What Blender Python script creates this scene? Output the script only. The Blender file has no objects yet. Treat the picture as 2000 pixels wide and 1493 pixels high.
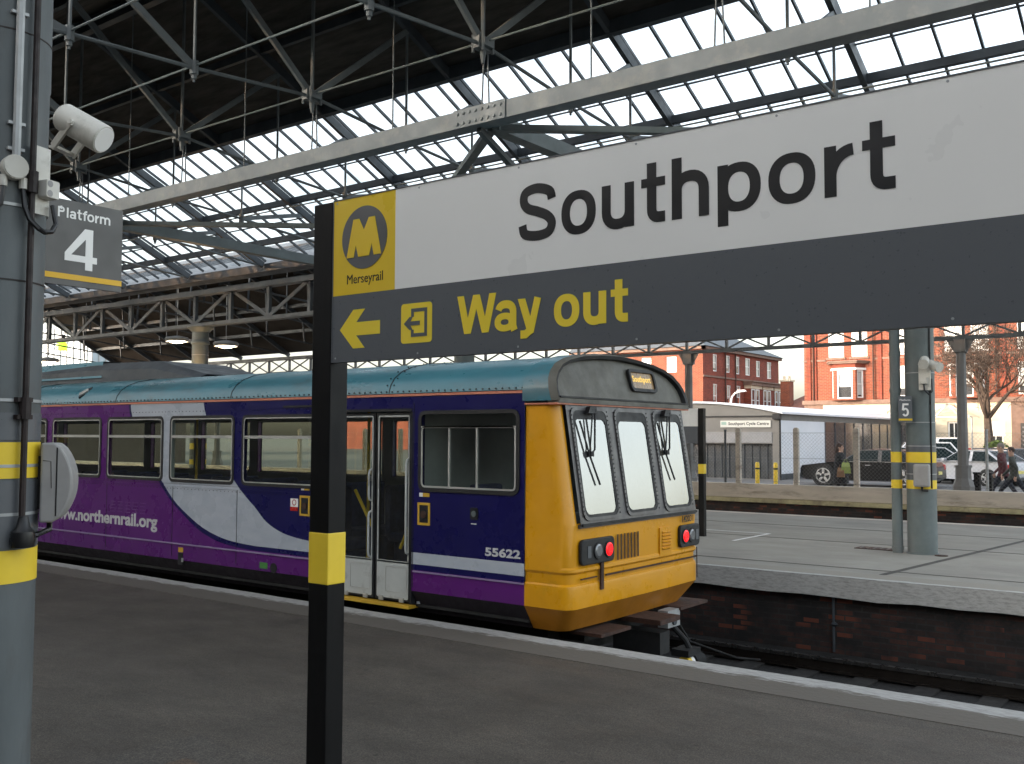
import bpy, bmesh, math, random
from math import radians, sin, cos, pi
from mathutils import Vector, Matrix
random.seed(7)
S = bpy.context.scene
COL = S.collection

# ------------------------------------------------------------------ camera, sky, sun, exposure
cam_d = bpy.data.cameras.new('camera'); cam = bpy.data.objects.new('camera', cam_d); COL.objects.link(cam)
cam_d.sensor_width = 36; cam_d.lens = 36 * 1921 / 2000; cam_d.clip_start = 0.05; cam_d.clip_end = 2500
yaw, pitch, roll, H = radians(37.1), radians(3.18), radians(0.24), 1.85
F = Vector((-sin(yaw) * cos(pitch), cos(yaw) * cos(pitch), sin(pitch)))
R0 = Vector((cos(yaw), sin(yaw), 0)); U0 = R0.cross(F)
R = cos(roll) * R0 + sin(roll) * U0; U = -sin(roll) * R0 + cos(roll) * U0
M = Matrix((R, U, -F)).transposed().to_4x4(); M.translation = (0, 0, H)
cam.matrix_world = M
S.camera = cam
SUN_EL, SUN_FROM = radians(8), Vector((-0.52, -0.855, 0)).normalized()   # direction towards the sun
w = bpy.data.worlds.new('World'); S.world = w; w.use_nodes = True
nt = w.node_tree; bg = nt.nodes['Background']
sky = nt.nodes.new('ShaderNodeTexSky'); sky.sky_type = 'NISHITA'; sky.sun_disc = False
sky.sun_elevation = SUN_EL; sky.sun_rotation = math.atan2(SUN_FROM.x, SUN_FROM.y)
sky.air_density = 1.0; sky.dust_density = 4.0; sky.ozone_density = 1.0
hs = nt.nodes.new('ShaderNodeHueSaturation'); hs.inputs['Saturation'].default_value = 0.42; nt.links.new(sky.outputs[0], hs.inputs['Color']); nt.links.new(hs.outputs[0], bg.inputs[0]); bg.inputs[1].default_value = 0.15
sl = bpy.data.lights.new('sun', 'SUN'); sl.energy = 0.30; sl.angle = radians(0.5); sl.color = (1.0, 0.55, 0.26)
so = bpy.data.objects.new('sun', sl); COL.objects.link(so)
sd = Vector((SUN_FROM.x * cos(SUN_EL), SUN_FROM.y * cos(SUN_EL), sin(SUN_EL)))
so.rotation_euler = sd.to_track_quat('Z', 'Y').to_euler(); so.location = (0, -40, 40)
S.view_settings.view_transform = 'Standard'; S.view_settings.look = 'None'
S.view_settings.exposure = 2.76; S.view_settings.gamma = 1.0
S.render.engine = 'CYCLES'
S.cycles.max_bounces = 10; S.cycles.transparent_max_bounces = 24; S.cycles.diffuse_bounces = 5
S.cycles.sample_clamp_indirect = 6

# ------------------------------------------------------------------ materials
def _n(t, ty, **k):
    n = t.nodes.new(ty)
    for a, b in k.items(): setattr(n, a, b)
    return n
def ramp(t, src, stops):
    r = _n(t, 'ShaderNodeValToRGB'); e = r.color_ramp.elements
    while len(e) < len(stops): e.new(0.5)
    for i, (p, c) in enumerate(stops):
        e[i].position = p; e[i].color = (*c[:3], 1) if len(c) >= 3 else (c[0], c[0], c[0], 1)
    t.links.new(src, r.inputs[0]); return r.outputs[0]
def mixc(t, f, a, b, bt='MIX'):
    m = _n(t, 'ShaderNodeMix', data_type='RGBA', blend_type=bt)
    for i, v in ((0, f), (6, a), (7, b)):
        if isinstance(v, (int, float)): m.inputs[i].default_value = v
        elif isinstance(v, tuple): m.inputs[i].default_value = (*v[:3], 1)
        else: t.links.new(v, m.inputs[i])
    return m.outputs[2]
def noise(t, vec, sc, det=4, rough=0.6):
    n = _n(t, 'ShaderNodeTexNoise'); n.inputs['Scale'].default_value = sc; n.inputs['Detail'].default_value = det
    n.inputs['Roughness'].default_value = rough; t.links.new(vec, n.inputs['Vector']); return n.outputs[0]
def new(name):
    m = bpy.data.materials.new(name); m.use_nodes = True
    t = m.node_tree; return m, t, t.nodes['Principled BSDF']
def coords(t, scale=(1, 1, 1)):
    g = _n(t, 'ShaderNodeNewGeometry'); mp = _n(t, 'ShaderNodeMapping'); mp.inputs['Scale'].default_value = scale
    t.links.new(g.outputs['Position'], mp.inputs['Vector']); return mp.outputs[0]
def mat(name, c, rough=0.6, var=0.25, sc=3.0, metal=0.0, bump=0.0, bsc=40, spec=0.5, emit=0, dirt=None, dsc=1.2, stretch=(1, 1, 1), dth=(0.52, 0.7)):
    m, t, p = new(name); v = coords(t, stretch)
    lo = tuple(x * (1 - var) for x in c); hi = tuple(min(1, x * (1 + var)) for x in c)
    col = ramp(t, noise(t, v, sc), [(0.3, lo), (0.7, hi)])
    if dirt:
        col = mixc(t, ramp(t, noise(t, v, dsc, 6, 0.7), [(dth[0], (0, 0, 0)), (dth[1], (1, 1, 1))]), col, dirt)
    t.links.new(col, p.inputs['Base Color'])
    rr_ = ramp(t, noise(t, v, sc * 2.3), [(0.3, (max(0.02, rough - 0.12),)), (0.7, (min(1, rough + 0.12),))])
    t.links.new(rr_, p.inputs['Roughness'])
    p.inputs['Metallic'].default_value = metal; p.inputs['Specular IOR Level'].default_value = spec
    if bump:
        b = _n(t, 'ShaderNodeBump'); b.inputs['Strength'].default_value = bump; b.inputs['Distance'].default_value = 0.01
        t.links.new(noise(t, v, bsc, 5), b.inputs['Height']); t.links.new(b.outputs[0], p.inputs['Normal'])
    if emit:
        p.inputs['Emission Color'].default_value = (*c, 1); p.inputs['Emission Strength'].default_value = emit
    return m
def brick(name, c1, c2, mortar, bw=0.23, bh=0.075, rough=0.9, dirt=None, dth=(0.45, 0.7), ms=0.01, dsc=0.5, lime=None):
    m, t, p = new(name); g = _n(t, 'ShaderNodeNewGeometry'); s = _n(t, 'ShaderNodeSeparateXYZ'); t.links.new(g.outputs['Position'], s.inputs[0])
    a = _n(t, 'ShaderNodeMath', operation='ADD'); t.links.new(s.outputs[0], a.inputs[0]); t.links.new(s.outputs[1], a.inputs[1])
    cb = _n(t, 'ShaderNodeCombineXYZ'); t.links.new(a.outputs[0], cb.inputs[0]); t.links.new(s.outputs[2], cb.inputs[1])
    b = _n(t, 'ShaderNodeTexBrick'); t.links.new(cb.outputs[0], b.inputs[0])
    b.inputs['Color1'].default_value = (*c1, 1); b.inputs['Color2'].default_value = (*c2, 1); b.inputs['Mortar'].default_value = (*mortar, 1)
    b.inputs['Scale'].default_value = 1; b.inputs['Mortar Size'].default_value = ms; b.inputs['Brick Width'].default_value = bw; b.inputs['Row Height'].default_value = bh
    b.inputs['Bias'].default_value = -0.1
    col = mixc(t, 0.5, b.outputs[0], ramp(t, noise(t, g.outputs['Position'], 0.8), [(0.25, (0.55, 0.55, 0.55)), (0.75, (1.3, 1.3, 1.3))]), 'MULTIPLY')
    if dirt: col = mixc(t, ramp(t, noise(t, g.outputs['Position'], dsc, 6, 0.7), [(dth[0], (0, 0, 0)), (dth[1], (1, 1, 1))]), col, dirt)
    if lime:
        b2 = _n(t, 'ShaderNodeTexBrick'); t.links.new(cb.outputs[0], b2.inputs[0]); b2.inputs['Scale'].default_value = 1; b2.inputs['Mortar Size'].default_value = ms; b2.inputs['Brick Width'].default_value = bw; b2.inputs['Row Height'].default_value = bh
        b2.inputs['Color1'].default_value = (0, 0, 0, 1); b2.inputs['Color2'].default_value = (1, 1, 1, 1); b2.inputs['Mortar'].default_value = (0, 0, 0, 1); b2.inputs['Bias'].default_value = 0.0
        pick = mixc(t, 1.0, ramp(t, b2.outputs[0], [(0.80, (0, 0, 0)), (0.84, (0.9,) * 3)]), ramp(t, noise(t, coords(t, (1, 1, 1)), 1.3, 3), [(0.46, (0, 0, 0)), (0.56, (1, 1, 1))]), 'MULTIPLY')
        col = mixc(t, pick, col, (0.15, 0.045, 0.026))
        for sc_, th, cc in lime: col = mixc(t, ramp(t, noise(t, coords(t, (1, 1, 1.6)), sc_, 5, 0.75), [(th, (0, 0, 0)), (th + 0.05, (0.85,) * 3)]), col, mixc(t, 1.0, b.outputs[0], cc, 'MIX') if False else cc)
    t.links.new(col, p.inputs['Base Color']); p.inputs['Roughness'].default_value = rough
    bp = _n(t, 'ShaderNodeBump'); bp.inputs['Strength'].default_value = 0.5; bp.inputs['Distance'].default_value = 0.01; bp.invert = True
    t.links.new(b.outputs['Fac'], bp.inputs['Height']); t.links.new(bp.outputs[0], p.inputs['Normal'])
    return m
def glassy(name, tint, refl_ior=1.9, alpha=0.85, dirt=0.1, rough=0.02, dcol=(0.7, 0.72, 0.72), trans=False):
    """thin pane: transparent + mirror by Fresnel + a film of dirt"""
    m = bpy.data.materials.new(name); m.use_nodes = True; t = m.node_tree; t.nodes.clear()
    out = _n(t, 'ShaderNodeOutputMaterial'); tr = _n(t, 'ShaderNodeBsdfTransparent'); tr.inputs[0].default_value = (*tint, 1)
    gl = _n(t, 'ShaderNodeBsdfGlossy'); gl.inputs['Roughness'].default_value = rough
    df = _n(t, 'ShaderNodeBsdfTranslucent' if trans else 'ShaderNodeBsdfDiffuse'); df.inputs[0].default_value = (*dcol, 1)
    fr = _n(t, 'ShaderNodeFresnel'); fr.inputs[0].default_value = refl_ior
    g = _n(t, 'ShaderNodeNewGeometry'); io = _n(t, 'ShaderNodeMapRange'); t.links.new(g.outputs['Backfacing'], io.inputs[0]); io.inputs[3].default_value = refl_ior; io.inputs[4].default_value = 1 / refl_ior; t.links.new(io.outputs[0], fr.inputs[0])
    d = ramp(t, noise(t, g.outputs['Position'], 1.7, 6, 0.7), [(0.3, (dirt * 0.3,)), (0.75, (min(1, dirt * 1.7),))])
    m1 = _n(t, 'ShaderNodeMixShader'); t.links.new(d, m1.inputs[0]); t.links.new(tr.outputs[0], m1.inputs[1]); t.links.new(df.outputs[0], m1.inputs[2])
    m2 = _n(t, 'ShaderNodeMixShader'); t.links.new(fr.outputs[0], m2.inputs[0]); t.links.new(m1.outputs[0], m2.inputs[1]); t.links.new(gl.outputs[0], m2.inputs[2])
    t.links.new(m2.outputs[0], out.inputs[0]); return m

K = {}
K['steel'] = mat('grey_paint_steel', (0.135, 0.162, 0.162), 0.5, 0.18, 2.5, dirt=(0.16, 0.17, 0.17), dsc=1.6)
K['steel_col'] = mat('column_paint', (0.112, 0.127, 0.132), 0.5, 0.18, 2.5, dirt=(0.08, 0.078, 0.072), dsc=1.8, stretch=(1, 1, 0.4), bump=0.12, bsc=30)
K['steel_warm'] = mat('weathered_column_paint', (0.17, 0.165, 0.16), 0.55, 0.15, 2.5)
K['steel_lattice'] = mat('lattice_paint', (0.085, 0.097, 0.104), 0.55, 0.25, 2)
K['steel_wire'] = mat('fence_wire', (0.15, 0.15, 0.15), 0.5, 0.15, 6)
K['steel_light'] = mat('light_grey_steel', (0.21, 0.235, 0.25), 0.55, 0.12, 3, dirt=(0.3, 0.31, 0.3), dsc=2)
K['steel_mid'] = mat('grey_truss_steel', (0.135, 0.15, 0.155), 0.55, 0.25, 2.5)
K['steel_dark'] = mat('dark_grey_steel', (0.055, 0.065, 0.075), 0.55, 0.3, 2)
K['galv'] = mat('galvanised', (0.38, 0.39, 0.39), 0.45, 0.15, 6, metal=0.2)
K['deck'] = mat('roof_boards', (0.085, 0.075, 0.066), 0.95, 0.35, 1.2, stretch=(1, 6, 1), spec=0.1)
K['deck_brown'] = mat('roof_boards_brown', (0.042, 0.037, 0.033), 0.95, 0.3, 1.0, spec=0.1)
K['slate'] = mat('slate', (0.11, 0.125, 0.14), 0.7, 0.25, 2, stretch=(1, 3, 3))
def pane_glass():
    m = glassy('wired_roof_glass', (0.96, 0.97, 0.97), 1.06, dirt=0.12, rough=0.1, dcol=(0.9, 0.92, 0.92), trans=True); t = m.node_tree
    g = _n(t, 'ShaderNodeNewGeometry'); sn = _n(t, 'ShaderNodeVectorMath', operation='SNAP'); t.links.new(g.outputs['Position'], sn.inputs[0]); sn.inputs[1].default_value = (0.54, 1.1, 50)
    wn = _n(t, 'ShaderNodeTexWhiteNoise', noise_dimensions='3D'); t.links.new(sn.outputs[0], wn.inputs[0])
    tint = ramp(t, wn.outputs[0], [(0.0, (0.62, 0.68, 0.72)), (0.12, (0.8, 0.84, 0.86)), (0.3, (0.95, 0.96, 0.96)), (1.0, (0.98, 0.98, 0.98))])
    gr = mixc(t, ramp(t, noise(t, coords(t, (1, 3, 1)), 2.2, 6, 0.75), [(0.55, (0, 0, 0)), (0.72, (0.75,) * 3)]), tint, (0.5, 0.53, 0.53))
    for n in t.nodes:
        if n.type == 'BSDF_TRANSPARENT': t.links.new(gr, n.inputs[0])
    return m
K['roofglass'] = pane_glass()
K['black'] = mat('black_paint', (0.004, 0.004, 0.0045), 0.5, 0.3, 6, spec=0.22, dirt=(0.014, 0.011, 0.009), dsc=2.5, stretch=(1, 1, 0.3))
K['yellow'] = mat('yellow_band', (0.82, 0.58, 0.035), 0.5, 0.06, 4, dirt=(0.5, 0.38, 0.04), dsc=3, dth=(0.6, 0.85))
K['signwhite'] = mat('sign_white', (0.88, 0.865, 0.83), 0.35, 0.02, 2, dirt=(0.78, 0.76, 0.71), dsc=2, dth=(0.72, 0.95))
K['signgrey'] = mat('sign_grey', (0.112, 0.12, 0.13), 0.38, 0.015, 40)
K['signgrey_warm'] = mat('sign_grey_warm', (0.10, 0.096, 0.091), 0.45, 0.08, 3)
K['signyellow'] = mat('sign_yellow', (0.82, 0.56, 0.03), 0.35, 0.04, 2)
K['signlemon'] = mat('sign_lemon', (0.90, 0.68, 0.05), 0.4, 0.02)
K['ink'] = mat('ink', (0.012, 0.012, 0.014), 0.4, 0.1)
K['logogrey'] = mat('logo_grey', (0.12, 0.12, 0.125), 0.4, 0.05)
K['cream'] = mat('cream_plastic', (0.62, 0.60, 0.54), 0.42, 0.08, 5, dirt=(0.45, 0.43, 0.37), dsc=6)
K['greybox'] = mat('grey_plastic', (0.33, 0.32, 0.31), 0.5, 0.1, 6)
K['cable'] = mat('black_cable', (0.01, 0.01, 0.011), 0.35, 0.2)
K['pipe_dark'] = mat('dark_pipe', (0.018, 0.010, 0.009), 0.6, 0.5, 9)
K['rust'] = mat('rusty_iron', (0.05, 0.022, 0.014), 0.75, 0.5, 9)
K['asphalt'] = None
K['concrete'] = mat('platform_concrete', (0.34, 0.325, 0.285), 0.85, 0.12, 1.4, bump=0.12, bsc=60, dirt=(0.24, 0.225, 0.2), dsc=0.5, stretch=(0.6, 1, 1), dth=(0.5, 0.75))
K['parapet'] = mat('parapet_concrete', (0.52, 0.46, 0.39), 0.9, 0.14, 2, bump=0.3, bsc=25, dirt=(0.2, 0.165, 0.13), dsc=1.6, stretch=(0.5, 1, 2.5), dth=(0.55, 0.75))
K['copeyellow'] = mat('coping_stone', (0.42, 0.37, 0.22), 0.9, 0.25, 3, bump=0.3, bsc=25, dirt=(0.2, 0.16, 0.12), dsc=2)
K['ballast'] = mat('ballast', (0.016, 0.015, 0.014), 0.95, 0.6, 14, bump=0.9, bsc=22)
K['tar'] = mat('car_park_asphalt', (0.13, 0.13, 0.13), 0.9, 0.2, 1.5, bump=0.2, bsc=60)
K['rail'] = mat('rail_steel', (0.03, 0.024, 0.02), 0.45, 0.3, 4, metal=0.6)
K['railtop'] = mat('rail_top', (0.16, 0.155, 0.15), 0.3, 0.1, 4, metal=0.9)
K['wood'] = mat('sleeper', (0.018, 0.016, 0.014), 0.9, 0.4, 6)
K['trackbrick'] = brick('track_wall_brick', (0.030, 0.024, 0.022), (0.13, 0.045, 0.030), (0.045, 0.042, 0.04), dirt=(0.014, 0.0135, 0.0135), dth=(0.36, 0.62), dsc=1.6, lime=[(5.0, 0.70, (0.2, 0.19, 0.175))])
K['redbrick'] = brick('red_brick', (0.27, 0.062, 0.028), (0.15, 0.035, 0.019), (0.24, 0.13, 0.09), 0.30, 0.105, ms=0.012)
K['redbrick2'] = brick('red_brick_dark', (0.27, 0.052, 0.027), (0.16, 0.034, 0.02), (0.2, 0.085, 0.06), 0.30, 0.105, ms=0.010)
K['stone'] = mat('pale_stone', (0.68, 0.58, 0.44), 0.85, 0.08, 1, dirt=(0.5, 0.42, 0.32), dsc=1, dth=(0.6, 0.85))
K['trim'] = mat('brown_stone', (0.20, 0.13, 0.10), 0.85, 0.2, 3)
K['whitepaint'] = mat('white_paint', (0.78, 0.77, 0.75), 0.5, 0.05, 2)
K['curtain'] = mat('pale_curtain', (0.72, 0.70, 0.66), 0.8, 0.1, 1.5, stretch=(6, 6, 0.6))
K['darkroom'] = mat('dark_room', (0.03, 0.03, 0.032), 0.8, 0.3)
K['houseglass'] = glassy('house_glass', (0.85, 0.87, 0.88), 1.7, dirt=0.04)
K['cladgrey'] = mat('grey_render', (0.19, 0.18, 0.165), 0.8, 0.06, 1.5)
K['cladwhite'] = mat('white_cladding', (0.68, 0.70, 0.74), 0.6, 0.04, 1)
K['shutter'] = mat('shutter_box', (0.25, 0.25, 0.255), 0.6, 0.1, 2)
K['darkgrid'] = mat('dark_grid', (0.035, 0.04, 0.045), 0.5, 0.3, 2)
K['bark'] = mat('bark', (0.085, 0.060, 0.045), 0.9, 0.3, 6, bump=0.5)
K['leaf'] = mat('bush_leaf', (0.09, 0.13, 0.03), 0.8, 0.4, 4)
K['rubber'] = mat('rubber', (0.012, 0.012, 0.012), 0.8, 0.3)
K['alloy'] = mat('alloy', (0.55, 0.55, 0.55), 0.3, 0.1, metal=0.8)
K['redlens'] = mat('red_lens', (0.45, 0.02, 0.015), 0.25, 0.1)
K['clearlens'] = mat('clear_lens', (0.22, 0.225, 0.23), 0.12, 0.2, metal=0.4)
K['carglass'] = glassy('car_glass', (0.25, 0.3, 0.3), 1.6, dirt=0.02)
K['numberplate'] = mat('number_plate', (0.7, 0.62, 0.2), 0.5, 0.05)
K['skin'] = mat('skin', (0.5, 0.3, 0.22), 0.6, 0.05)

# ------------------------------------------------------------------ mesh helpers
def fr(o, u, v, n=None):
    u = Vector(u).normalized(); v = Vector(v).normalized()
    return (Vector(o), u, v, Vector(n).normalized() if n else u.cross(v))
XZ = lambda y: fr((0, y, 0), (1, 0, 0), (0, 0, 1), (0, -1, 0))      # plane facing -Y, coordinates x,z
YZ = lambda x: fr((x, 0, 0), (0, 1, 0), (0, 0, 1), (1, 0, 0))       # plane facing +X, coordinates y,z
def rr(u0, u1, v0, v1, r=0.03, n=4):
    p = []
    for cx, cy, a in ((u1 - r, v1 - r, 0), (u0 + r, v1 - r, 90), (u0 + r, v0 + r, 180), (u1 - r, v0 + r, 270)):
        for i in range(n + 1):
            t = radians(a + 90 * i / n); p.append((cx + r * cos(t), cy + r * sin(t)))
    return p
class MB:
    def __init__(s): s.v = []; s.f = []; s.m = []; s.sm = []; s.mats = []; s.cur = 0
    def use(s, m):
        if m not in s.mats: s.mats.append(m)
        s.cur = s.mats.index(m); return s
    def add(s, vs, fs, smooth=False):
        b = len(s.v); s.v += [Vector(p) for p in vs]
        for f in fs: s.f.append([b + i for i in f]); s.m.append(s.cur); s.sm.append(smooth)
        return s
    def box(s, x0, x1, y0, y1, z0, z1):
        return s.add([(x, y, z) for z in (z0, z1) for x, y in ((x0, y0), (x1, y0), (x1, y1), (x0, y1))],
                     [(3, 2, 1, 0), (4, 5, 6, 7), (0, 1, 5, 4), (1, 2, 6, 5), (2, 3, 7, 6), (3, 0, 4, 7)])
    def bar(s, p, q, w, h=None, up=(0, 0, 1)):
        h = h or w; p = Vector(p); q = Vector(q); d = (q - p).normalized(); up = Vector(up)
        if abs(d.dot(up)) > 0.99: up = Vector((1, 0, 0))
        a = d.cross(up).normalized() * w / 2; b = a.cross(d).normalized() * h / 2
        return s.add([c + x * a + y * b for c in (p, q) for x, y in ((-1, -1), (1, -1), (1, 1), (-1, 1))],
                     [(0, 1, 2, 3), (7, 6, 5, 4), (4, 5, 1, 0), (5, 6, 2, 1), (6, 7, 3, 2), (7, 4, 0, 3)])
    def cyl(s, p, q, r, r2=None, n=12, caps=True):
        r2 = r if r2 is None else r2; p = Vector(p); q = Vector(q); d = (q - p).normalized()
        up = Vector((0, 0, 1)) if abs(d.z) < 0.95 else Vector((1, 0, 0)); a = d.cross(up).normalized(); b = a.cross(d)
        vs = [c + (cos(2 * pi * i / n) * a + sin(2 * pi * i / n) * b) * k for c, k in ((p, r), (q, r2)) for i in range(n)]
        s.add(vs, [(i, (i + 1) % n, n + (i + 1) % n, n + i) for i in range(n)], True)
        if caps:
            s.add(vs[:n], [tuple(range(n))[::-1]]); s.add(vs[n:], [tuple(range(n))])
        return s
    def tube(s, pts, r, n=8):
        pts = [Vector(p) for p in pts]; rs = r if isinstance(r, (list, tuple)) else [r] * len(pts); vs = []
        a = None
        for i, p in enumerate(pts):
            d = (pts[min(i + 1, len(pts) - 1)] - pts[max(i - 1, 0)]).normalized()
            if a is None: a = d.orthogonal().normalized()
            a = (a - d * a.dot(d)).normalized(); b = d.cross(a)
            vs += [p + (cos(2 * pi * k / n) * a + sin(2 * pi * k / n) * b) * rs[i] for k in range(n)]
        fs = [(i * n + k, i * n + (k + 1) % n, (i + 1) * n + (k + 1) % n, (i + 1) * n + k) for i in range(len(pts) - 1) for k in range(n)]
        s.add(vs, fs, True); s.add(vs[:n], [tuple(range(n))[::-1]]); return s.add(vs[-n:], [tuple(range(n))])
    def lathe(s, c, prof, n=24):
        c = Vector(c); vs = [c + Vector((r * cos(2 * pi * i / n), r * sin(2 * pi * i / n), z)) for r, z in prof for i in range(n)]
        return s.add(vs, [(j * n + i, j * n + (i + 1) % n, (j + 1) * n + (i + 1) % n, (j + 1) * n + i) for j in range(len(prof) - 1) for i in range(n)], True)
    def plate(s, pts, f, t, off=0.0):
        o, u, v, n = f; k = len(pts)
        A = [o + u * a + v * b + n * off for a, b in pts]; B = [p + n * t for p in A]
        return s.add(A + B, [tuple(range(k))[::-1], tuple(range(k, 2 * k))] + [(i, (i + 1) % k, k + (i + 1) % k, k + i) for i in range(k)])
    def flat(s, pts, f, off=0.0):
        o, u, v, n = f; return s.add([o + u * a + v * b + n * off for a, b in pts], [tuple(range(len(pts)))])
    def ring(s, po, pi_, f, t, off=0.0):
        o, u, v, n = f; k = len(po); P = lambda pts, d: [o + u * a + v * b + n * d for a, b in pts]
        vs = P(po, off) + P(pi_, off) + P(po, off + t) + P(pi_, off + t); fs = []
        for i in range(k):
            j = (i + 1) % k
            fs += [(2 * k + i, 2 * k + j, 3 * k + j, 3 * k + i), (i, j, 2 * k + j, 2 * k + i), (k + j, k + i, 3 * k + i, 3 * k + j), (j, i, k + i, k + j)]
        return s.add(vs, fs)
    def frame(s, u0, u1, v0, v1, w, f, t, off=0.0, r=0.0):
        if r: return s.ring(rr(u0, u1, v0, v1, r), rr(u0 + w, u1 - w, v0 + w, v1 - w, max(0.005, r - w)), f, t, off)
        q = lambda d: [(u1 - d, v1 - d), (u0 + d, v1 - d), (u0 + d, v0 + d), (u1 - d, v0 + d)]
        return s.ring(q(0), q(w), f, t, off)
    def quad(s, a, b, c, d): return s.add([a, b, c, d], [(0, 1, 2, 3)])
    def wall(s, f, u0, u1, v0, v1, holes=(), depth=0.12):
        o, u, v, n = f; P = lambda a, b, d=0: o + u * a + v * b - n * d
        us = sorted({u0, u1, *[x for h in holes for x in h[:2]]}); vs = sorted({v0, v1, *[x for h in holes for x in h[2:4]]})
        for i in range(len(us) - 1):
            for j in range(len(vs) - 1):
                a, b, c, d = us[i], us[i + 1], vs[j], vs[j + 1]; m = ((a + b) / 2, (c + d) / 2)
                if any(h[0] < m[0] < h[1] and h[2] < m[1] < h[3] for h in holes): continue
                s.quad(P(a, c), P(b, c), P(b, d), P(a, d))
        for a, b, c, d in [h[:4] for h in holes]:
            for (p, q), (p2, q2) in (((a, c), (a, d)), ((a, d), (b, d)), ((b, d), (b, c)), ((b, c), (a, c))):
                if q == q2 == v0: continue
                s.quad(P(p, q), P(p2, q2), P(p2, q2, depth), P(p, q, depth))
        return s
    def build(s, name, m=None, parent=None, bevel=0.0, local=False, loc=None, smooth=False, ang=35):
        me = bpy.data.meshes.new(name)
        o = bpy.data.objects.new(name, me); COL.objects.link(o)
        org = Vector((0, 0, 0))
        if parent is not None:
            o.parent = parent
            if not local: org = Vector(parent['_o'])
        elif loc is not None: org = Vector(loc); o.location = org
        me.from_pydata([p - org for p in s.v], [], s.f)
        if s.mats and m is None: mats = s.mats
        else: mats = [m]
        for x in mats: me.materials.append(K[x] if isinstance(x, str) else x)
        me.polygons.foreach_set('material_index', s.m if m is None else [0] * len(s.f))
        me.polygons.foreach_set('use_smooth', [True] * len(s.f) if smooth else s.sm)
        me.update()
        if any(s.sm) or smooth:
            try: me.set_sharp_from_angle(angle=radians(ang))
            except Exception: pass
        o['_o'] = tuple(org) if parent is None else (tuple(parent['_o']) if not local else (0, 0, 0))
        if bevel:
            b = o.modifiers.new('bevel', 'BEVEL'); b.width = bevel; b.segments = 2; b.limit_method = 'ANGLE'; b.angle_limit = radians(40)
        return o
def tag(o, label, cat, group=None):
    o['label'] = label; o['category'] = cat
    if group: o['group'] = group
    return o
def struct(o, label=None):
    o['kind'] = 'structure'
    return o
def thing(name, label, cat, loc=(0, 0, 0), rz=0, group=None):
    o = bpy.data.objects.new(name, None); COL.objects.link(o); o.location = loc; o.rotation_euler = (0, 0, rz)
    o.empty_display_size = 0.2; o['_o'] = tuple(loc); return tag(o, label, cat, group)
KIDS = {}
def kids(o): return [c for c in bpy.data.objects if c.parent == o]
def dup(o, loc, label=None, rz=None):
    def cp(x, par):
        c = x.copy(); COL.objects.link(c); c.parent = par
        for k in kids(x): cp(k, c)
        return c
    r = cp(o, None); r.location = loc
    if rz is not None: r.rotation_euler = (0, 0, rz)
    if label: r['label'] = label
    return r
def text(name, s, m, parent, f, u0, u1, v0, v1, t=0.003, off=0.0, bold=0.0, local=False):
    """lettering fitted into the rectangle u0..u1, v0..v1 of a plane"""
    c = bpy.data.curves.new('tmp', 'FONT'); c.body = s; c.size = 1; c.offset = bold; c.resolution_u = 6
    o = bpy.data.objects.new('tmp', c); COL.objects.link(o); bpy.context.view_layer.update()
    me = bpy.data.meshes.new_from_object(o.evaluated_get(bpy.context.evaluated_depsgraph_get()))
    xs = [v.co.x for v in me.vertices]; ys = [v.co.y for v in me.vertices]
    x0, x1, y0, y1 = min(xs), max(xs), min(ys), max(ys); og, u, v, n = f
    b = MB(); P = [((q.co.x - x0) / (x1 - x0) * (u1 - u0) + u0, (q.co.y - y0) / (y1 - y0) * (v1 - v0) + v0) for q in me.vertices]
    b.add([og + u * a + v * d + n * (off + t) for a, d in P], [tuple(p.vertices) for p in me.polygons])
    ed = {}
    for p in me.polygons:
        k = list(p.vertices)
        for i in range(len(k)):
            e = (k[i], k[(i + 1) % len(k)]); ed[e] = 1
    top = [og + u * a + v * d + n * (off + t) for a, d in P]
    for (i, j) in ed:
        if (j, i) not in ed: b.quad(top[i], top[i] - n * t, top[j] - n * t, top[j])
    bpy.data.objects.remove(o); bpy.data.curves.remove(c); bpy.data.meshes.remove(me)
    return b.build(name, m, parent, local=local)

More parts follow.
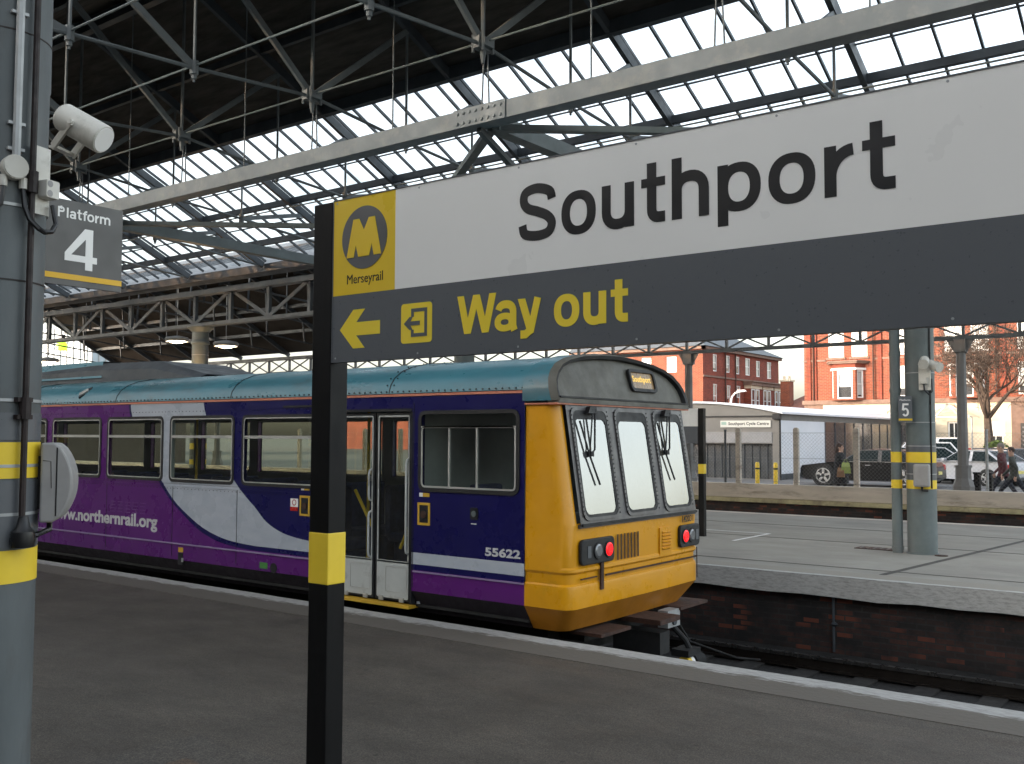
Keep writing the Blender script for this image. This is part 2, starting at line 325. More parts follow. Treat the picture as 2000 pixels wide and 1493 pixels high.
# plain grotesque lettering, built stroke by stroke: every glyph gets its own ink box
def arcp(cx, cy, rx, ry, a0, a1, n=10, e=2.25):
    P = []
    for i in range(n + 1):
        t = radians(a0 + (a1 - a0) * i / n); c, q = cos(t), sin(t)
        P.append((cx + rx * math.copysign(abs(c) ** (2 / e), c), cy + ry * math.copysign(abs(q) ** (2 / e), q)))
    return P
def spline(P, n=8):
    out = []; Q = [P[0]] + P + [P[-1]]
    for i in range(1, len(Q) - 2):
        for k in range(n):
            t = k / n; a, b, c, d = [Vector(x) for x in Q[i - 1:i + 3]]
            v = 0.5 * ((2 * b) + (c - a) * t + (2 * a - 5 * b + 4 * c - d) * t * t + (3 * b - a - 3 * c + d) * t ** 3); out.append((v.x, v.y))
    return out + [P[-1]]
class Glyphs:
    def __init__(s, f, t, off, w): s.b = MB(); s.f = f; s.t = t; s.off = off; s.w = w; s.k = 0
    def poly(s, pts):
        s.k += 1; s.b.plate(pts, s.f, s.t + 0.00006 * (s.k % 9), s.off)
    def rib(s, P, w=None, wy=None):
        w = w or s.w; P = [Vector(p) for p in P]; L = []; Rr = []
        for i, p in enumerate(P):
            d0 = (p - P[i - 1]).normalized() if i else None; d1 = (P[i + 1] - p).normalized() if i < len(P) - 1 else None
            d = ((d0 or d1) + (d1 or d0)).normalized(); n = Vector((-d.y, d.x)); k = 1 / max(0.5, n.dot(Vector((-(d1 or d0).y, (d1 or d0).x))))
            L.append(p + n * w / 2 * k); Rr.append(p - n * w / 2 * k)
        s.k += 1; o, u, v, nn = s.f; z = s.off + s.t + 0.00006 * (s.k % 9); n = len(P)
        W = lambda q, d: o + u * q.x + v * q.y + nn * d
        s.b.add([W(q, z) for q in L] + [W(q, z) for q in Rr], [(i, n + i, n + i + 1, i + 1) for i in range(n - 1)])
    def ring(s, u0, u1, v0, v1, w=None):
        w = w or s.w; cx, cy = (u0 + u1) / 2, (v0 + v1) / 2
        A = arcp(cx, cy, (u1 - u0) / 2, (v1 - v0) / 2, 0, 360, 40)[:-1]; B = arcp(cx, cy, (u1 - u0) / 2 - w, (v1 - v0) / 2 - w * 0.86, 0, 360, 40)[:-1]
        s.k += 1; s.b.ring(A, B, s.f, s.t + 0.00006 * (s.k % 9), s.off)
    def bar(s, u0, u1, v0, v1): s.poly([(u0, v0), (u1, v0), (u1, v1), (u0, v1)])
    def g(s, c, u0, u1, b, t, A, D):
        w = s.w; h = w / 2; os = (t - b) * 0.015; m = (u0 + u1) / 2; r = min((u1 - u0) / 2 - h, (t - b) / 2)
        if c == 'o': s.ring(u0, u1, b - os, t + os)
        elif c == 'u': s.rib([(u0 + h, t)] + arcp(m, b - os + h * 0.9 + r, (u1 - u0) / 2 - h, r, 180, 360, 14)); s.bar(u1 - w, u1, b, t)
        elif c in 'nh': s.bar(u0, u0 + w, b, A if c == 'h' else t); s.rib(arcp(m, t + os - h * 0.9 - r, (u1 - u0) / 2 - h, r, 180, 0, 14) + [(u1 - h, b)])
        elif c == 'm':
            s.bar(u0, u0 + w, b, t); q = (u0 + u1) / 2
            for a, e in ((u0, q + h), (q - h, u1)): k = (e - a) / 2 - h; s.rib(arcp((a + e) / 2, t + os - h - k, k, k, 180, 0, 12) + [(e - h, b)])
        elif c == 'p': s.bar(u0, u0 + w, D, t); s.ring(u0 + 0.0, u1, b - os, t + os)
        elif c == 'l': s.bar(u0, u1, b, A)
        elif c == 'r': s.bar(u0, u0 + w, b, t); k = u1 - u0 - h; s.rib(arcp(u1, t - h - k * 1.15, k, k * 1.15, 180, 90, 10, 2.0))
        elif c == 't':
            x = u0 + (u1 - u0) * 0.24; k = (u1 - x - h) * 0.62; s.rib([(x + h, A)] + arcp(x + h + k, b + h + k, k, k, 180, 270, 8, 2.6) + [(u1, b + h)]); s.bar(u0, u1, t - w * 0.82, t)
        elif c == 'f':
            x = u0 + (u1 - u0) * 0.25; k = (u1 - x - h) * 0.7; s.rib([(x + h, b)] + arcp(x + h + k, A - h - k, k, k, 180, 90, 8, 2.4) + [(u1, A - h)]); s.bar(u0, u1, t - w * 0.82, t)
        elif c == 'P':
            k = (A - b) * 0.54; s.bar(u0, u0 + w, b, A); y0, y1 = A - k + h, A - h; q = (y1 - y0) / 2
            s.rib([(u0 + h, y1), (u1 - h - q, y1)] + arcp(u1 - h - q, (y0 + y1) / 2, q, q, 90, -90, 12, 2.1) + [(u0 + h, y0)])
        elif c == 'S':
            W, Hh = u1 - u0, A - b; X = lambda k: u0 + W * k; Y = lambda k: b + Hh * k
            i, j = h / W, h * 0.92 / Hh
            s.rib(spline([(X(1 - i), Y(0.70)), (X(0.93 - i), Y(0.845)), (X(0.5), Y(1 - j + .01)), (X(0.09 + i), Y(0.875)), (X(0.035 + i), Y(0.715)), (X(0.17 + i * .8), Y(0.585)), (X(0.52), Y(0.505)), (X(0.86 - i * .8), Y(0.405)), (X(1.0 - i), Y(0.27)), (X(0.91 - i), Y(0.115)), (X(0.5), Y(j - .01)), (X(0.07 + i), Y(0.125)), (X(i), Y(0.29))], 6))
        elif c == 'W':
            W = u1 - u0; x = lambda k: u0 + W * k; q = w * 1.06
            for a, e in ((0, 0.27), (0.5, 0.27), (0.5, 0.73), (1, 0.73)):
                xa = x(a) + (q / 2 if a == 0 else -q / 2 if a == 1 else 0); s.poly([(xa - q / 2, A), (x(e) - q / 2, b), (x(e) + q / 2, b), (xa + q / 2, A)] if a < 2 else [])
        elif c == 'y':
            W = u1 - u0; q = w * 1.08; mb = u0 + W * 0.52
            s.poly([(u0, t), (mb - q * 0.5, b + (t - b) * 0.02), (mb + q * 0.5, b + (t - b) * 0.02), (u0 + q, t)])
            s.rib([(u1 - q * 0.5, t), (mb + q * 0.12, b - (b - D) * 0.1), (mb - q * 0.15, D + h * 1.7), (mb - q * 0.6, D + h), (u0 + W * 0.12, D + h)], w)
        elif c == 'a':
            W = u1 - u0; k = W / 2 - h; y = t - h - k * 0.8
            s.rib(arcp(u0 + W * 0.5, y, k * 0.96, k * 0.82, 165, 0, 14, 2.3) + [(u1 - h * 1.1, b + w * 0.6), (u1 - h * 0.7, b)])
            s.ring(u0, u1 - h * 0.6, b - os, b + (t - b) * 0.60, w * 0.94)
        elif c == '5':
            W, Hh = u1 - u0, A - b; s.rib([(u1 - W * .04, A - h), (u0 + W * 0.22, A - h), (u0 + W * 0.13, b + Hh * 0.47)]); k = W * 0.5 - h
            s.rib(arcp(u0 + W * 0.5, b + Hh * 0.33, k, Hh * 0.33 - h, 150, -150, 20, 2.1))
    def word(s, items, b, t, A, D):
        for c, u0, u1 in items: s.g(c, u0, u1, b, t, A, D)
        return s
    def build(s, name, m, parent): return s.b.build(name, m, parent)

# ------------------------------------------------------------------ ground, platforms, tracks
X0, X1 = -70, 60
b = MB(); b.box(-1500, 1500, -1200, 1500, -1.6, -1.1); struct(b.build('ground', 'tar'))
b = MB(); b.box(-1500, 1500, 27.1, 1480, -1.09, 0.0); struct(b.build('car_park_ground', 'tar'))
b = MB(); b.box(X0, X1, 7.5, 13.2, -1.1, -1.02); b.box(X0, X1, 23.2, 27.0, -1.1, -1.02); struct(b.build('track_bed', 'ballast'))
for y in (23.9, 25.4): pass

def slab_mat():
    m, t, p = new('slab_concrete'); v = coords(t, (0.6, 1, 1))
    base = ramp(t, noise(t, v, 1.3), [(0.3, (0.265, 0.252, 0.222)), (0.7, (0.35, 0.335, 0.295))])
    base = mixc(t, ramp(t, noise(t, v, 0.45, 6, 0.7), [(0.5, (0, 0, 0)), (0.72, (1, 1, 1))]), base, (0.225, 0.212, 0.19))
    base = mixc(t, ramp(t, noise(t, coords(t, (2.5, 12, 1)), 2.2, 5), [(0.6, (0, 0, 0)), (0.68, (0.6,) * 3)]), base, (0.2, 0.19, 0.17))
    t.links.new(base, p.inputs['Base Color']); p.inputs['Roughness'].default_value = 0.85
    bp = _n(t, 'ShaderNodeBump'); bp.inputs['Strength'].default_value = 0.15; bp.inputs['Distance'].default_value = 0.01
    t.links.new(noise(t, v, 60), bp.inputs['Height']); t.links.new(bp.outputs[0], p.inputs['Normal']); return m
K['slab'] = slab_mat()
def tarmac(name, base, seed):
    m, t, p = new(name); v = coords(t, (1, 1, 1)); ls = coords(t, (0.75, 1.15, 1))
    k = lambda f_: tuple(x * f_ for x in base)
    c = ramp(t, noise(t, ls, 1.5, 8, 0.72), [(0.32, k(0.72)), (0.48, k(0.97)), (0.68, k(1.3))])
    c = mixc(t, 1.0, c, ramp(t, noise(t, v, 95, 3, 0.6), [(0.3, (0.38, 0.37, 0.36)), (0.5, (1, 1, 1)), (0.72, (1.95, 1.9, 1.8))]), 'MULTIPLY')
    c = mixc(t, 1.0, c, ramp(t, noise(t, v, 28, 4, 0.7), [(0.3, (0.7, 0.7, 0.7)), (0.7, (1.3, 1.3, 1.3))]), 'MULTIPLY')
    vo = _n(t, 'ShaderNodeTexVoronoi'); vo.inputs['Scale'].default_value = 2.6; t.links.new(v, vo.inputs['Vector'])
    c = mixc(t, ramp(t, vo.outputs['Distance'], [(0.035, (0.75,) * 3), (0.055, (0,) * 3)]), c, k(0.35))
    vo2 = _n(t, 'ShaderNodeTexVoronoi'); vo2.inputs['Scale'].default_value = 2.2; mp = coords(t, (1.3, 0.9, 1)); t.links.new(mp, vo2.inputs['Vector'])
    c = mixc(t, ramp(t, vo2.outputs['Distance'], [(0.02, (0.6,) * 3), (0.035, (0,) * 3)]), c, k(2.2))
    t.links.new(c, p.inputs['Base Color'])
    t.links.new(ramp(t, noise(t, ls, 2.0, 5), [(0.3, (0.6,)), (0.7, (0.9,))]), p.inputs['Roughness'])
    bp = _n(t, 'ShaderNodeBump'); bp.inputs['Strength'].default_value = 0.45; bp.inputs['Distance'].default_value = 0.006
    t.links.new(noise(t, v, 160, 3), bp.inputs['Height']); t.links.new(bp.outputs[0], p.inputs['Normal']); return m
K['asphalt'] = tarmac('platform_tarmac', (0.069, 0.059, 0.048), 1)
K['asphalt2'] = tarmac('tarmac_patch', (0.064, 0.056, 0.047), 2)
K['asphalt3'] = tarmac('brown_tarmac', (0.078, 0.055, 0.038), 3)
def edge_mat(name, y_in, y_out, under, k=1.0):
    """worn white paint along a platform edge (the wear has its own shape)"""
    m, t, p = new(name); g = _n(t, 'ShaderNodeNewGeometry'); s = _n(t, 'ShaderNodeSeparateXYZ'); t.links.new(g.outputs['Position'], s.inputs[0])
    n1 = noise(t, coords(t, (1.5, 6, 6)), 3, 6, 0.7)
    a = _n(t, 'ShaderNodeMapRange'); t.links.new(s.outputs[1], a.inputs[0]); a.inputs[1].default_value = y_in; a.inputs[2].default_value = y_out
    ad = _n(t, 'ShaderNodeMath', operation='ADD'); t.links.new(a.outputs[0], ad.inputs[0])
    sc_ = _n(t, 'ShaderNodeMath', operation='MULTIPLY_ADD'); t.links.new(n1, sc_.inputs[0]); sc_.inputs[1].default_value = 0.9; sc_.inputs[2].default_value = -0.45
    t.links.new(sc_.outputs[0], ad.inputs[1])
    mask = ramp(t, ad.outputs[0], [(0.58, (0, 0, 0)), (0.74, (1, 1, 1))])
    wht = ramp(t, noise(t, coords(t, (2, 8, 8)), 5, 6, 0.7), [(0.3, (0.27 * k, 0.262 * k, 0.245 * k)), (0.55, (0.46 * k, 0.455 * k, 0.435 * k))])
    t.links.new(mixc(t, mask, under, wht), p.inputs['Base Color']); p.inputs['Roughness'].default_value = 0.85
    bp = _n(t, 'ShaderNodeBump'); bp.inputs['Strength'].default_value = 0.5; bp.inputs['Distance'].default_value = 0.012
    t.links.new(noise(t, coords(t), 18, 6), bp.inputs['Height']); t.links.new(bp.outputs[0], p.inputs['Normal']); return m
K['edge_near'] = edge_mat('painted_edge_near', 7.0, 7.44, (0.115, 0.102, 0.085), 0.86)
K['edge_far'] = edge_mat('painted_edge_far', 13.2 + 0.25, 13.2 - 0.0, (0.30, 0.28, 0.24), 1.15)

def ragged_slab(y0, y1, z0, z1, outer, n=260, amp=0.012):
    """edge stones whose outer arris wanders a little"""
    b = MB(); xs = [X0 + (X1 - X0) * i / n for i in range(n + 1)]; rnd = random.Random(3)
    vs = []
    for x in xs:
        d = rnd.uniform(-amp, amp); e = rnd.uniform(-amp, amp) * 1.5
        ya, yb = (y0, y1 + d) if outer > 0 else (y0 + d, y1)
        vs += [(x, ya, z0 + (e if outer < 0 else 0)), (x, yb, z0 + (e if outer > 0 else 0)), (x, yb, z1), (x, ya, z1)]
    fs = []
    for i in range(n):
        k = 4 * i
        for a, c in ((0, 1), (1, 2), (2, 3), (3, 0)): fs.append((k + a, k + c, k + 4 + c, k + 4 + a))
    b.add(vs, fs); return b
b = MB(); b.box(X0, X1, -9.2, 6.88, -1.1, 0.0); struct(b.build('platform', 'asphalt'))
struct(ragged_slab(6.885, 7.50, -0.16, 0.004, 1).build('platform_edge', 'edge_near'))
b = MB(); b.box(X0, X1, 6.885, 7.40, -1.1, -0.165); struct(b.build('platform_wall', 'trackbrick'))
b = MB(); b.box(X0, X1, 13.72, 22.75, -1.1, 0.0); struct(b.build('far_platform', 'slab'))
struct(ragged_slab(13.19, 13.715, -0.27, 0.003, -1, amp=0.02).build('far_platform_edge', 'edge_far'))
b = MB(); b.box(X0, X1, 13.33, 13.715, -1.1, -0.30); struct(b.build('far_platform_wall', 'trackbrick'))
b = MB(); b.box(X0, X1, 22.755, 23.12, -0.2, 0.004); struct(b.build('far_platform_rear_edge', 'parapet'))
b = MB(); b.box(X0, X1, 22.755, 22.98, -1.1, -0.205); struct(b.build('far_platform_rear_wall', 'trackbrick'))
K['joint'] = mat('joint_tar', (0.085, 0.08, 0.072), 0.9, 0.2)
b = MB()
for x in (-30, -24.6, -18.8, -13.2, -3.55, 1.2, 7): b.add([(x - 0.05 - 0.55, 13.75, 0.004), (x + 0.05 - 0.55, 13.75, 0.004), (x + 0.05 + 0.45, 22.7, 0.004), (x - 0.05 + 0.45, 22.7, 0.004)], [(0, 1, 2, 3)])
for y in (14.15, 17.6, 20.2): b.box(X0 + 1, X1 - 1, y, y + 0.025, 0.003, 0.006)
struct(b.build('expansion_joint', 'joint'))
b = MB(); b.quad((-9.6, 18.15, 0.008), (-7.5, 18.15, 0.008), (-7.5, 18.22, 0.008), (-9.6, 18.22, 0.008))
b.quad((-7.57, 16.55, 0.008), (-7.5, 16.55, 0.008), (-7.5, 18.15, 0.008), (-7.57, 18.15, 0.008)); struct(b.build('painted_line', 'whitepaint'))
b = MB(); b.use('rust').box(-5.45, -4.75, 16.75, 17.1, 0.002, 0.010)
for i in range(6): b.use('rail').box(-5.4 + i * 0.11, -5.36 + i * 0.11, 16.8, 17.05, 0.010, 0.014)
tag(b.build('drain_cover', loc=(-5.1, 16.9, 0)), 'rusty rectangular drain cover set in the far concrete platform', 'drain cover')
b = MB(); b.use('rust').cyl((-4.02, 16.55, 0.002), (-4.02, 16.55, 0.012), 0.1, n=16); b.use('rail').cyl((-4.02, 16.55, 0.012), (-4.02, 16.55, 0.018), 0.06, n=12)
tag(b.build('drain_cover', loc=(-4.02, 16.55, 0)), 'small round dark drain cover at the foot of the platform 5 column', 'drain cover')
# brown stain patch on near platform
K['patch'] = mat('brown_stain', (0.075, 0.055, 0.042), 0.9, 0.3, 4)

def blob(x0, x1, y0, y1, z, seed):
    r = random.Random(seed); P = []
    for a, b_, c, d in ((x0, y0, x1, y0), (x1, y0, x1, y1), (x1, y1, x0, y1), (x0, y1, x0, y0)):
        for i in range(7): P.append((a + (c - a) * i / 7 + r.uniform(-.02, .02), b_ + (d - b_) * i / 7 + r.uniform(-.02, .02), z))
    return MB().add(P, [tuple(range(len(P)))])
struct(blob(-5.3, -3.2, 1.6, 3.75, 0.004, 6).build('tarmac_patch', 'asphalt2')); struct(blob(-4.95, -3.5, 1.8, 3.45, 0.008, 7).build('tarmac_patch', 'asphalt3'))
# tracks
lab = ['rail under the stopped train, nearer the platform', 'rail under the stopped train, farther from the platform',
       'rail of the empty middle track, nearer the train', 'rail of the empty track running along the brick platform wall',
       'rail in the pit before the concrete parapet, nearer one', 'rail in the pit right under the concrete parapet']
for i, y in enumerate((8.16, 9.6, 10.6, 12.06, 23.95, 25.4)):
    b = MB(); z = -0.97
    b.use('rail').box(X0, X1, y - 0.07, y + 0.07, z - 0.02, z); b.box(X0, X1, y - 0.01, y + 0.01, z, z + 0.1); b.use('railtop').box(X0, X1, y - 0.035, y + 0.035, z + 0.1, z + 0.14)
    tag(b.build('rail', loc=(0, y, -1)), 'steel ' + lab[i], 'rail', 'rails of the station tracks')
sl_b = MB()
for c in (8.88, 11.33, 24.67):
    x = X0 + 1
    while x < 20: sl_b.box(x, x + 0.25, c - 1.25, c + 1.25, -1.05, -0.992); x += 0.7
o = sl_b.build('sleepers', 'wood'); o['kind'] = 'stuff'; tag(o, 'dark timber sleepers lying in the ballast under the rails', 'sleepers')
# cable along the brick wall
b = MB(); b.tube([(-4.62, 13.31, -0.3), (-4.62, 13.31, -0.62), (-4.6, 13.3, -0.65), (-4.62, 13.31, -0.68), (-4.62, 13.31, -1.02)], [0.02, 0.02, 0.045, 0.02, 0.02])
tag(b.build('drain_pipe', 'steel_dark', loc=(-4.62, 13.31, -1.02)), 'thin dark pipe down the dark brick wall of the far platform', 'pipe')

# opposite boundary: brick wall, coping, concrete parapet
wl = thing('boundary_wall', 'low concrete parapet on dark brick wall beyond the tracks', 'wall', (0, 27.2, -1.1))
b = MB(); b.box(X0, X1, 27.0, 27.3, -1.1, -0.02); b.build('brick_base', 'trackbrick', wl)
b = MB(); b.box(X0, X1, 26.9, 27.3, -0.015, 0.11); b.build('coping', 'copeyellow', wl, bevel=0.02)
b = MB(); b.box(X0, X1, 27.02, 27.28, 0.115, 0.52); b.build('parapet', 'parapet', wl, bevel=0.015)

# unseen building added behind the camera to block the low sun
wl = thing('sun_block_building', 'long unseen building added behind the platform to block the low sun', 'building', (0, -9.4, 0))
b = MB(); hs = [(x, x + 1.4, 1.0, 2.6) for x in range(-58, 16, 5)]
b.wall(fr((0, -9.2, 0), (-1, 0, 0), (0, 0, 1), (0, 1, 0)), -20, 66, 0, 9.5, [(-h[1], -h[0], h[2], h[3]) for h in hs], 0.15); b.box(-66, 20, -15, -9.36, 0, 9.5); b.build('wall', mat('sun_block_stone', (0.05, 0.047, 0.042), 0.9, 0.2, 1.2), wl)
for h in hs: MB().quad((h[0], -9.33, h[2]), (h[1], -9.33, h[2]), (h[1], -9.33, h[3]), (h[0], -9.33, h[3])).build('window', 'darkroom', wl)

# ------------------------------------------------------------------ the train shed
TX = [-7.75 + 3.24 * k for k in range(-12, 3)]          # truss positions
RY, RZ, EY, EZ = 9.6, 9.68, 16.6, 6.39                  # ridge and eave
SL = (RZ - EZ) / (EY - RY); XA, XB = TX[0] - 0.3, TX[-1] + 0.3
rz_ = lambda y: RZ - SL * abs(y - RY)
GY = 12.72                                              # where the glazing begins
roof = thing('station_roof', 'large gabled train shed roof with dark boarded ridge and glazed lower slopes', 'roof', (-20, RY, EZ))
b = MB()
for s_ in (1, -1):
    ya, yb = RY, RY + s_ * (GY - RY)
    b.add([(XA, ya, RZ + 0.03), (XB, ya, RZ + 0.03), (XB, yb, rz_(yb) + 0.03), (XA, yb, rz_(yb) + 0.03),
           (XA, ya, RZ + 0.12), (XB, ya, RZ + 0.12), (XB, yb, rz_(yb) + 0.12), (XA, yb, rz_(yb) + 0.12)],
          [(0, 1, 2, 3), (7, 6, 5, 4), (0, 4, 5, 1), (1, 5, 6, 2), (2, 6, 7, 3), (3, 7, 4, 0)])
b.build('boarding', 'deck', roof)
for s_ in (1, -1):
    b = MB(); y0, y1 = RY + s_ * (GY - RY), RY + s_ * (EY - RY)
    b.quad((XA, y0, rz_(y0) + 0.07), (XB, y0, rz_(y0) + 0.07), (XB, y1, rz_(y1) + 0.07), (XA, y1, rz_(y1) + 0.07))
    b.build('glazing', 'roofglass', roof)
    b = MB(); x = TX[0]
    while x < XB + 0.01:
        b.bar((x, y0, rz_(y0) + 0.05), (x, y1, rz_(y1) + 0.05), 0.034, 0.055); x += 0.54
    yt = RY + s_ * (14.16 - RY); b.bar((XA, yt, rz_(yt) + 0.02), (XB, yt, rz_(yt) + 0.02), 0.025)
    yt = RY + s_ * (15.4 - RY); b.bar((XA, yt, rz_(yt) + 0.055), (XB, yt, rz_(yt) + 0.055), 0.02, 0.03)
    b.build('glazing_bars', 'steel_dark', roof)
    for yy, w_, h_ in ((GY, 0.14, 0.16), (14.67, 0.10, 0.13), (15.75, 0.1, 0.14), (11.2, 0.08, 0.14)):
        yp = RY + s_ * (yy - RY); b = MB(); b.box(XA, XB, yp - w_ / 2, yp + w_ / 2, rz_(yp) - 0.03 - h_, rz_(yp) + (0.028 if yy == GY else -0.03)); b.build('purlin', 'steel_dark', roof)
b = MB(); b.box(XA, XB, RY - 0.07, RY + 0.07, RZ - 0.3, RZ - 0.05); b.build('ridge_beam', 'steel_dark', roof)
b = MB(); b.box(XA, XB, EY - 0.05, EY + 0.45, EZ - 0.22, EZ - 0.02); b.build('valley_gutter', 'steel_dark', roof)
b = MB(); b.box(XA, XB, 2.2, 2.65, EZ - 0.22, EZ - 0.02); b.build('valley_gutter', 'steel_dark', roof)
# one truss (plane x = 0), copied along the shed
NOD = {0: (9.6, 6.86), 1: (11.62, 6.67), 2: (13.32, 6.56), 3: (16.5, 6.3), -1: (7.58, 6.67), -2: (5.88, 6.56), -3: (2.7, 6.3)}
def truss_mesh():
    b = MB().use('steel_dark')
    for s_ in (1, -1):
        ye = RY + s_ * (EY - RY - 0.1)
        b.bar((0, RY, RZ - 0.13), (0, ye, rz_(ye) - 0.11), 0.08, 0.16)
    b.use('steel_mid')
    P = lambda k: (0, NOD[k][0], NOD[k][1])
    for k in range(-3, 3): b.cyl(P(k), P(k + 1), 0.026 if abs(k + 0.5) < 2 else 0.03, n=7)
    for k in (-2, -1, 1, 2):
        s_ = 1 if k > 0 else -1
        y = NOD[k][0]; b.cyl(P(k), (0, y, rz_(y) - 0.2), 0.022, n=6)
    b.cyl(P(0), (0, RY, RZ - 0.2), 0.028, n=6)
    for s_ in (1, -1):                                    # struts: flat angle irons
        for k0, yt in ((0, 11.62), (1, 13.32), (2, 15.0)):
            yt = RY + s_ * (yt - RY); b.bar(P(k0 * s_), (0, yt, rz_(yt) - 0.2), 0.09, 0.05, (1, 0, 0))
    for k in (-2, -1, 0, 1, 2):                           # node castings
        y, z = NOD[k]
        if k == 0:
            b.box(-0.11, 0.11, y - 0.1, y + 0.1, z - 0.05, z + 0.05); b.box(-0.05, 0.05, y - 0.14, y + 0.14, z - 0.08, z + 0.08)
            for sx in (-1, 1):
                for sy in (-1, 1): b.cyl((sx * 0.08, y + sy * 0.1, z - 0.12), (sx * 0.08, y + sy * 0.1, z + 0.11), 0.02, n=6)
            b.cyl((0, y, z - 0.25), (0, y, z - 0.05), 0.02, 0.05, n=8)
        else:
            b.cyl((0, y, z - 0.09), (0, y, z + 0.09), 0.055, n=10); b.cyl((0, y, z - 0.15), (0, y, z - 0.09), 0.035, n=8); b.cyl((0, y, z - 0.19), (0, y, z - 0.15), 0.018, n=6)
    return b
b = truss_mesh(); t0 = b.build('truss', None, roof, local=True); me_t = t0.data
t0.location = (TX[0] + 20, -RY, -EZ)
for x in TX[1:]:
    o = t0.copy(); COL.objects.link(o); o.parent = roof; o.location = (x + 20, -RY, -EZ)
for k in (0, 1, -1, -2, 2):
    y, z = NOD[k]; b = MB(); b.cyl((XA, y, z + 0.03), (XB, y, z + 0.03), 0.014, n=6); b.build('tie_rod', 'steel', roof)
# horizontal wind girder under the ridge
GYc, GZ = 9.66, 5.93
b = MB(); b.box(-17.45, XB, GYc - 0.12, GYc + 0.12, GZ - 0.115, GZ + 0.115); gd = b.build('main_girder', 'steel_light', roof, bevel=0.008)
for x in (-7.75,):
    b = MB(); b.box(x - 0.42, x + 0.42, GYc - 0.142, GYc - 0.132, GZ - 0.12, GZ + 0.12)
    for i in range(8):
        for z in (-0.065, 0.065): b.cyl((x - 0.35 + 0.1 * i, GYc - 0.160, GZ + z), (x - 0.35 + 0.1 * i, GYc - 0.142, GZ + z), 0.022, n=8)
    b.build('splice_plate', 'steel_light', gd)
for x in (-7.75, -17.33): 
    b = MB(); b.bar((x + 0.02, GYc + 0.14, GZ - 0.05), (x, 16.6, GZ - 0.02), 0.2, 0.2); b.build('cross_beam', 'steel', roof)
for xa, xb in ((-7.75, -1.3), (-7.75, -16.0), (-17.33, -9.2)):
    b = MB(); b.bar((xa, GYc + 0.14, GZ - 0.11), (xb, 16.5 if xb != -1.3 else 15.07, GZ - 0.11), 0.12, 0.08); b.build('brace', 'steel', roof)
b = MB(); b.bar((-7.85, GYc, GZ - 0.14), (-8.35, 13.5, 4.62), 0.07, 0.07)
for x in TX:
    if x > -17.5:
        for s_ in (-0.06, 0.06): b.cyl((x + s_, GYc, GZ + 0.12), (x + s_ * 0.5, GYc, 6.75), 0.011, n=5)
        b.cyl((x + 1.6, GYc, GZ + 0.12), (x + 1.6, GYc, RZ - 0.3), 0.011, n=5)
b.build('hanger_rods', 'steel_mid', roof)

# second bay (beyond the lattice girder) and an unseen bay added for the light
def bay(name, label, ya, za, yr, zr, yb, zb, xa, xb, matn, glaz=None, both=False):
    r = thing(name, label, 'roof', ((xa + xb) / 2, yr, za))
    for (y0, z0), (y1, z1) in (((ya, za), (yr, zr)), ((yr, zr), (yb, zb))):
        segs = [(0, 1, False)]
        if glaz and (y1 == yr or both): segs = [(0, glaz[0], False), (glaz[0], glaz[1], True), (glaz[1], 1, False)]
        for s0, s1, g in segs:
            A = Vector((0, y0 + (y1 - y0) * s0, z0 + (z1 - z0) * s0)); B_ = Vector((0, y0 + (y1 - y0) * s1, z0 + (z1 - z0) * s1))
            b = MB(); t = 0.03 if g else 0.1
            vs = [(x, p.y, p.z + d) for d in (0, t) for x, p in ((xa, A), (xb, A), (xb, B_), (xa, B_))]
            b.use('slate' if not g else 'roofglass'); b.add(vs[4:], [(0, 1, 2, 3)]); b.use(matn if not g else 'roofglass')
            if not g: b.add(vs, [(3, 2, 1, 0), (0, 1, 5, 4), (1, 2, 6, 5), (2, 3, 7, 6), (3, 0, 4, 7)])
            b.build('glazing' if g else 'roof_slope', None, r)
            if g:
                b = MB(); x = xa
                while x < xb: b.bar((x, A.y, A.z + 0.02), (x, B_.y, B_.z + 0.02), 0.05, 0.08); x += 0.65
                b.build('glazing_bars', 'steel_dark', r)
    x = xa + 0.4
    while x < xb:
        b = MB(); b.bar((x, ya, za - 0.12), (x, yr, zr - 0.12), 0.09, 0.16); b.bar((x, yr, zr - 0.12), (x, yb, zb - 0.12), 0.09, 0.16)
        lo = min(za, zb) + 0.15; b.cyl((x, ya, za - 0.1), (x, yr, lo + 0.35), 0.03, n=6); b.cyl((x, yr, lo + 0.35), (x, yb, zb - 0.1), 0.03, n=6); b.cyl((x, yr, lo + 0.35), (x, yr, zr - 0.1), 0.025, n=6)
        for f_ in (0.35, 0.68):
            for (y0, z0), (y1, z1) in (((ya, za), (yr, zr)), ((yb, zb), (yr, zr))):
                b.bar((x, y0 + (yr - y0) * f_, z0 - 0.1 + (lo + 0.35 - z0) * f_), (x, y0 + (yr - y0) * (f_ + 0.02), z0 - 0.15 + (zr - z0) * f_), 0.05)
        b.build('truss', 'steel_dark', r); x += 3.24
    for f_ in (0.25, 0.5, 0.75):
        b = MB()
        for (y0, z0) in ((ya, za), (yb, zb)):
            y, z = y0 + (yr - y0) * f_, z0 + (zr - z0) * f_; b.box(xa, xb, y - 0.05, y + 0.05, z - 0.14, z - 0.01)
        b.build('purlin', 'steel_dark', r)
    return r
bay('side_roof', 'lower side roof with brown boarded underside beyond the lattice girder', 17.1, 6.3, 22.3, 8.45, 27.9, 5.42, -46.5, -1.0, 'deck_brown', (0.45, 0.8))
bay('added_roof_bay', 'unseen roof bay added over the near platform and glazed to shape the light', -9.0, 6.6, -3.3, 9.2, 2.3, 6.35, -46.5, -0.9, 'deck', (0.02, 0.98), True)

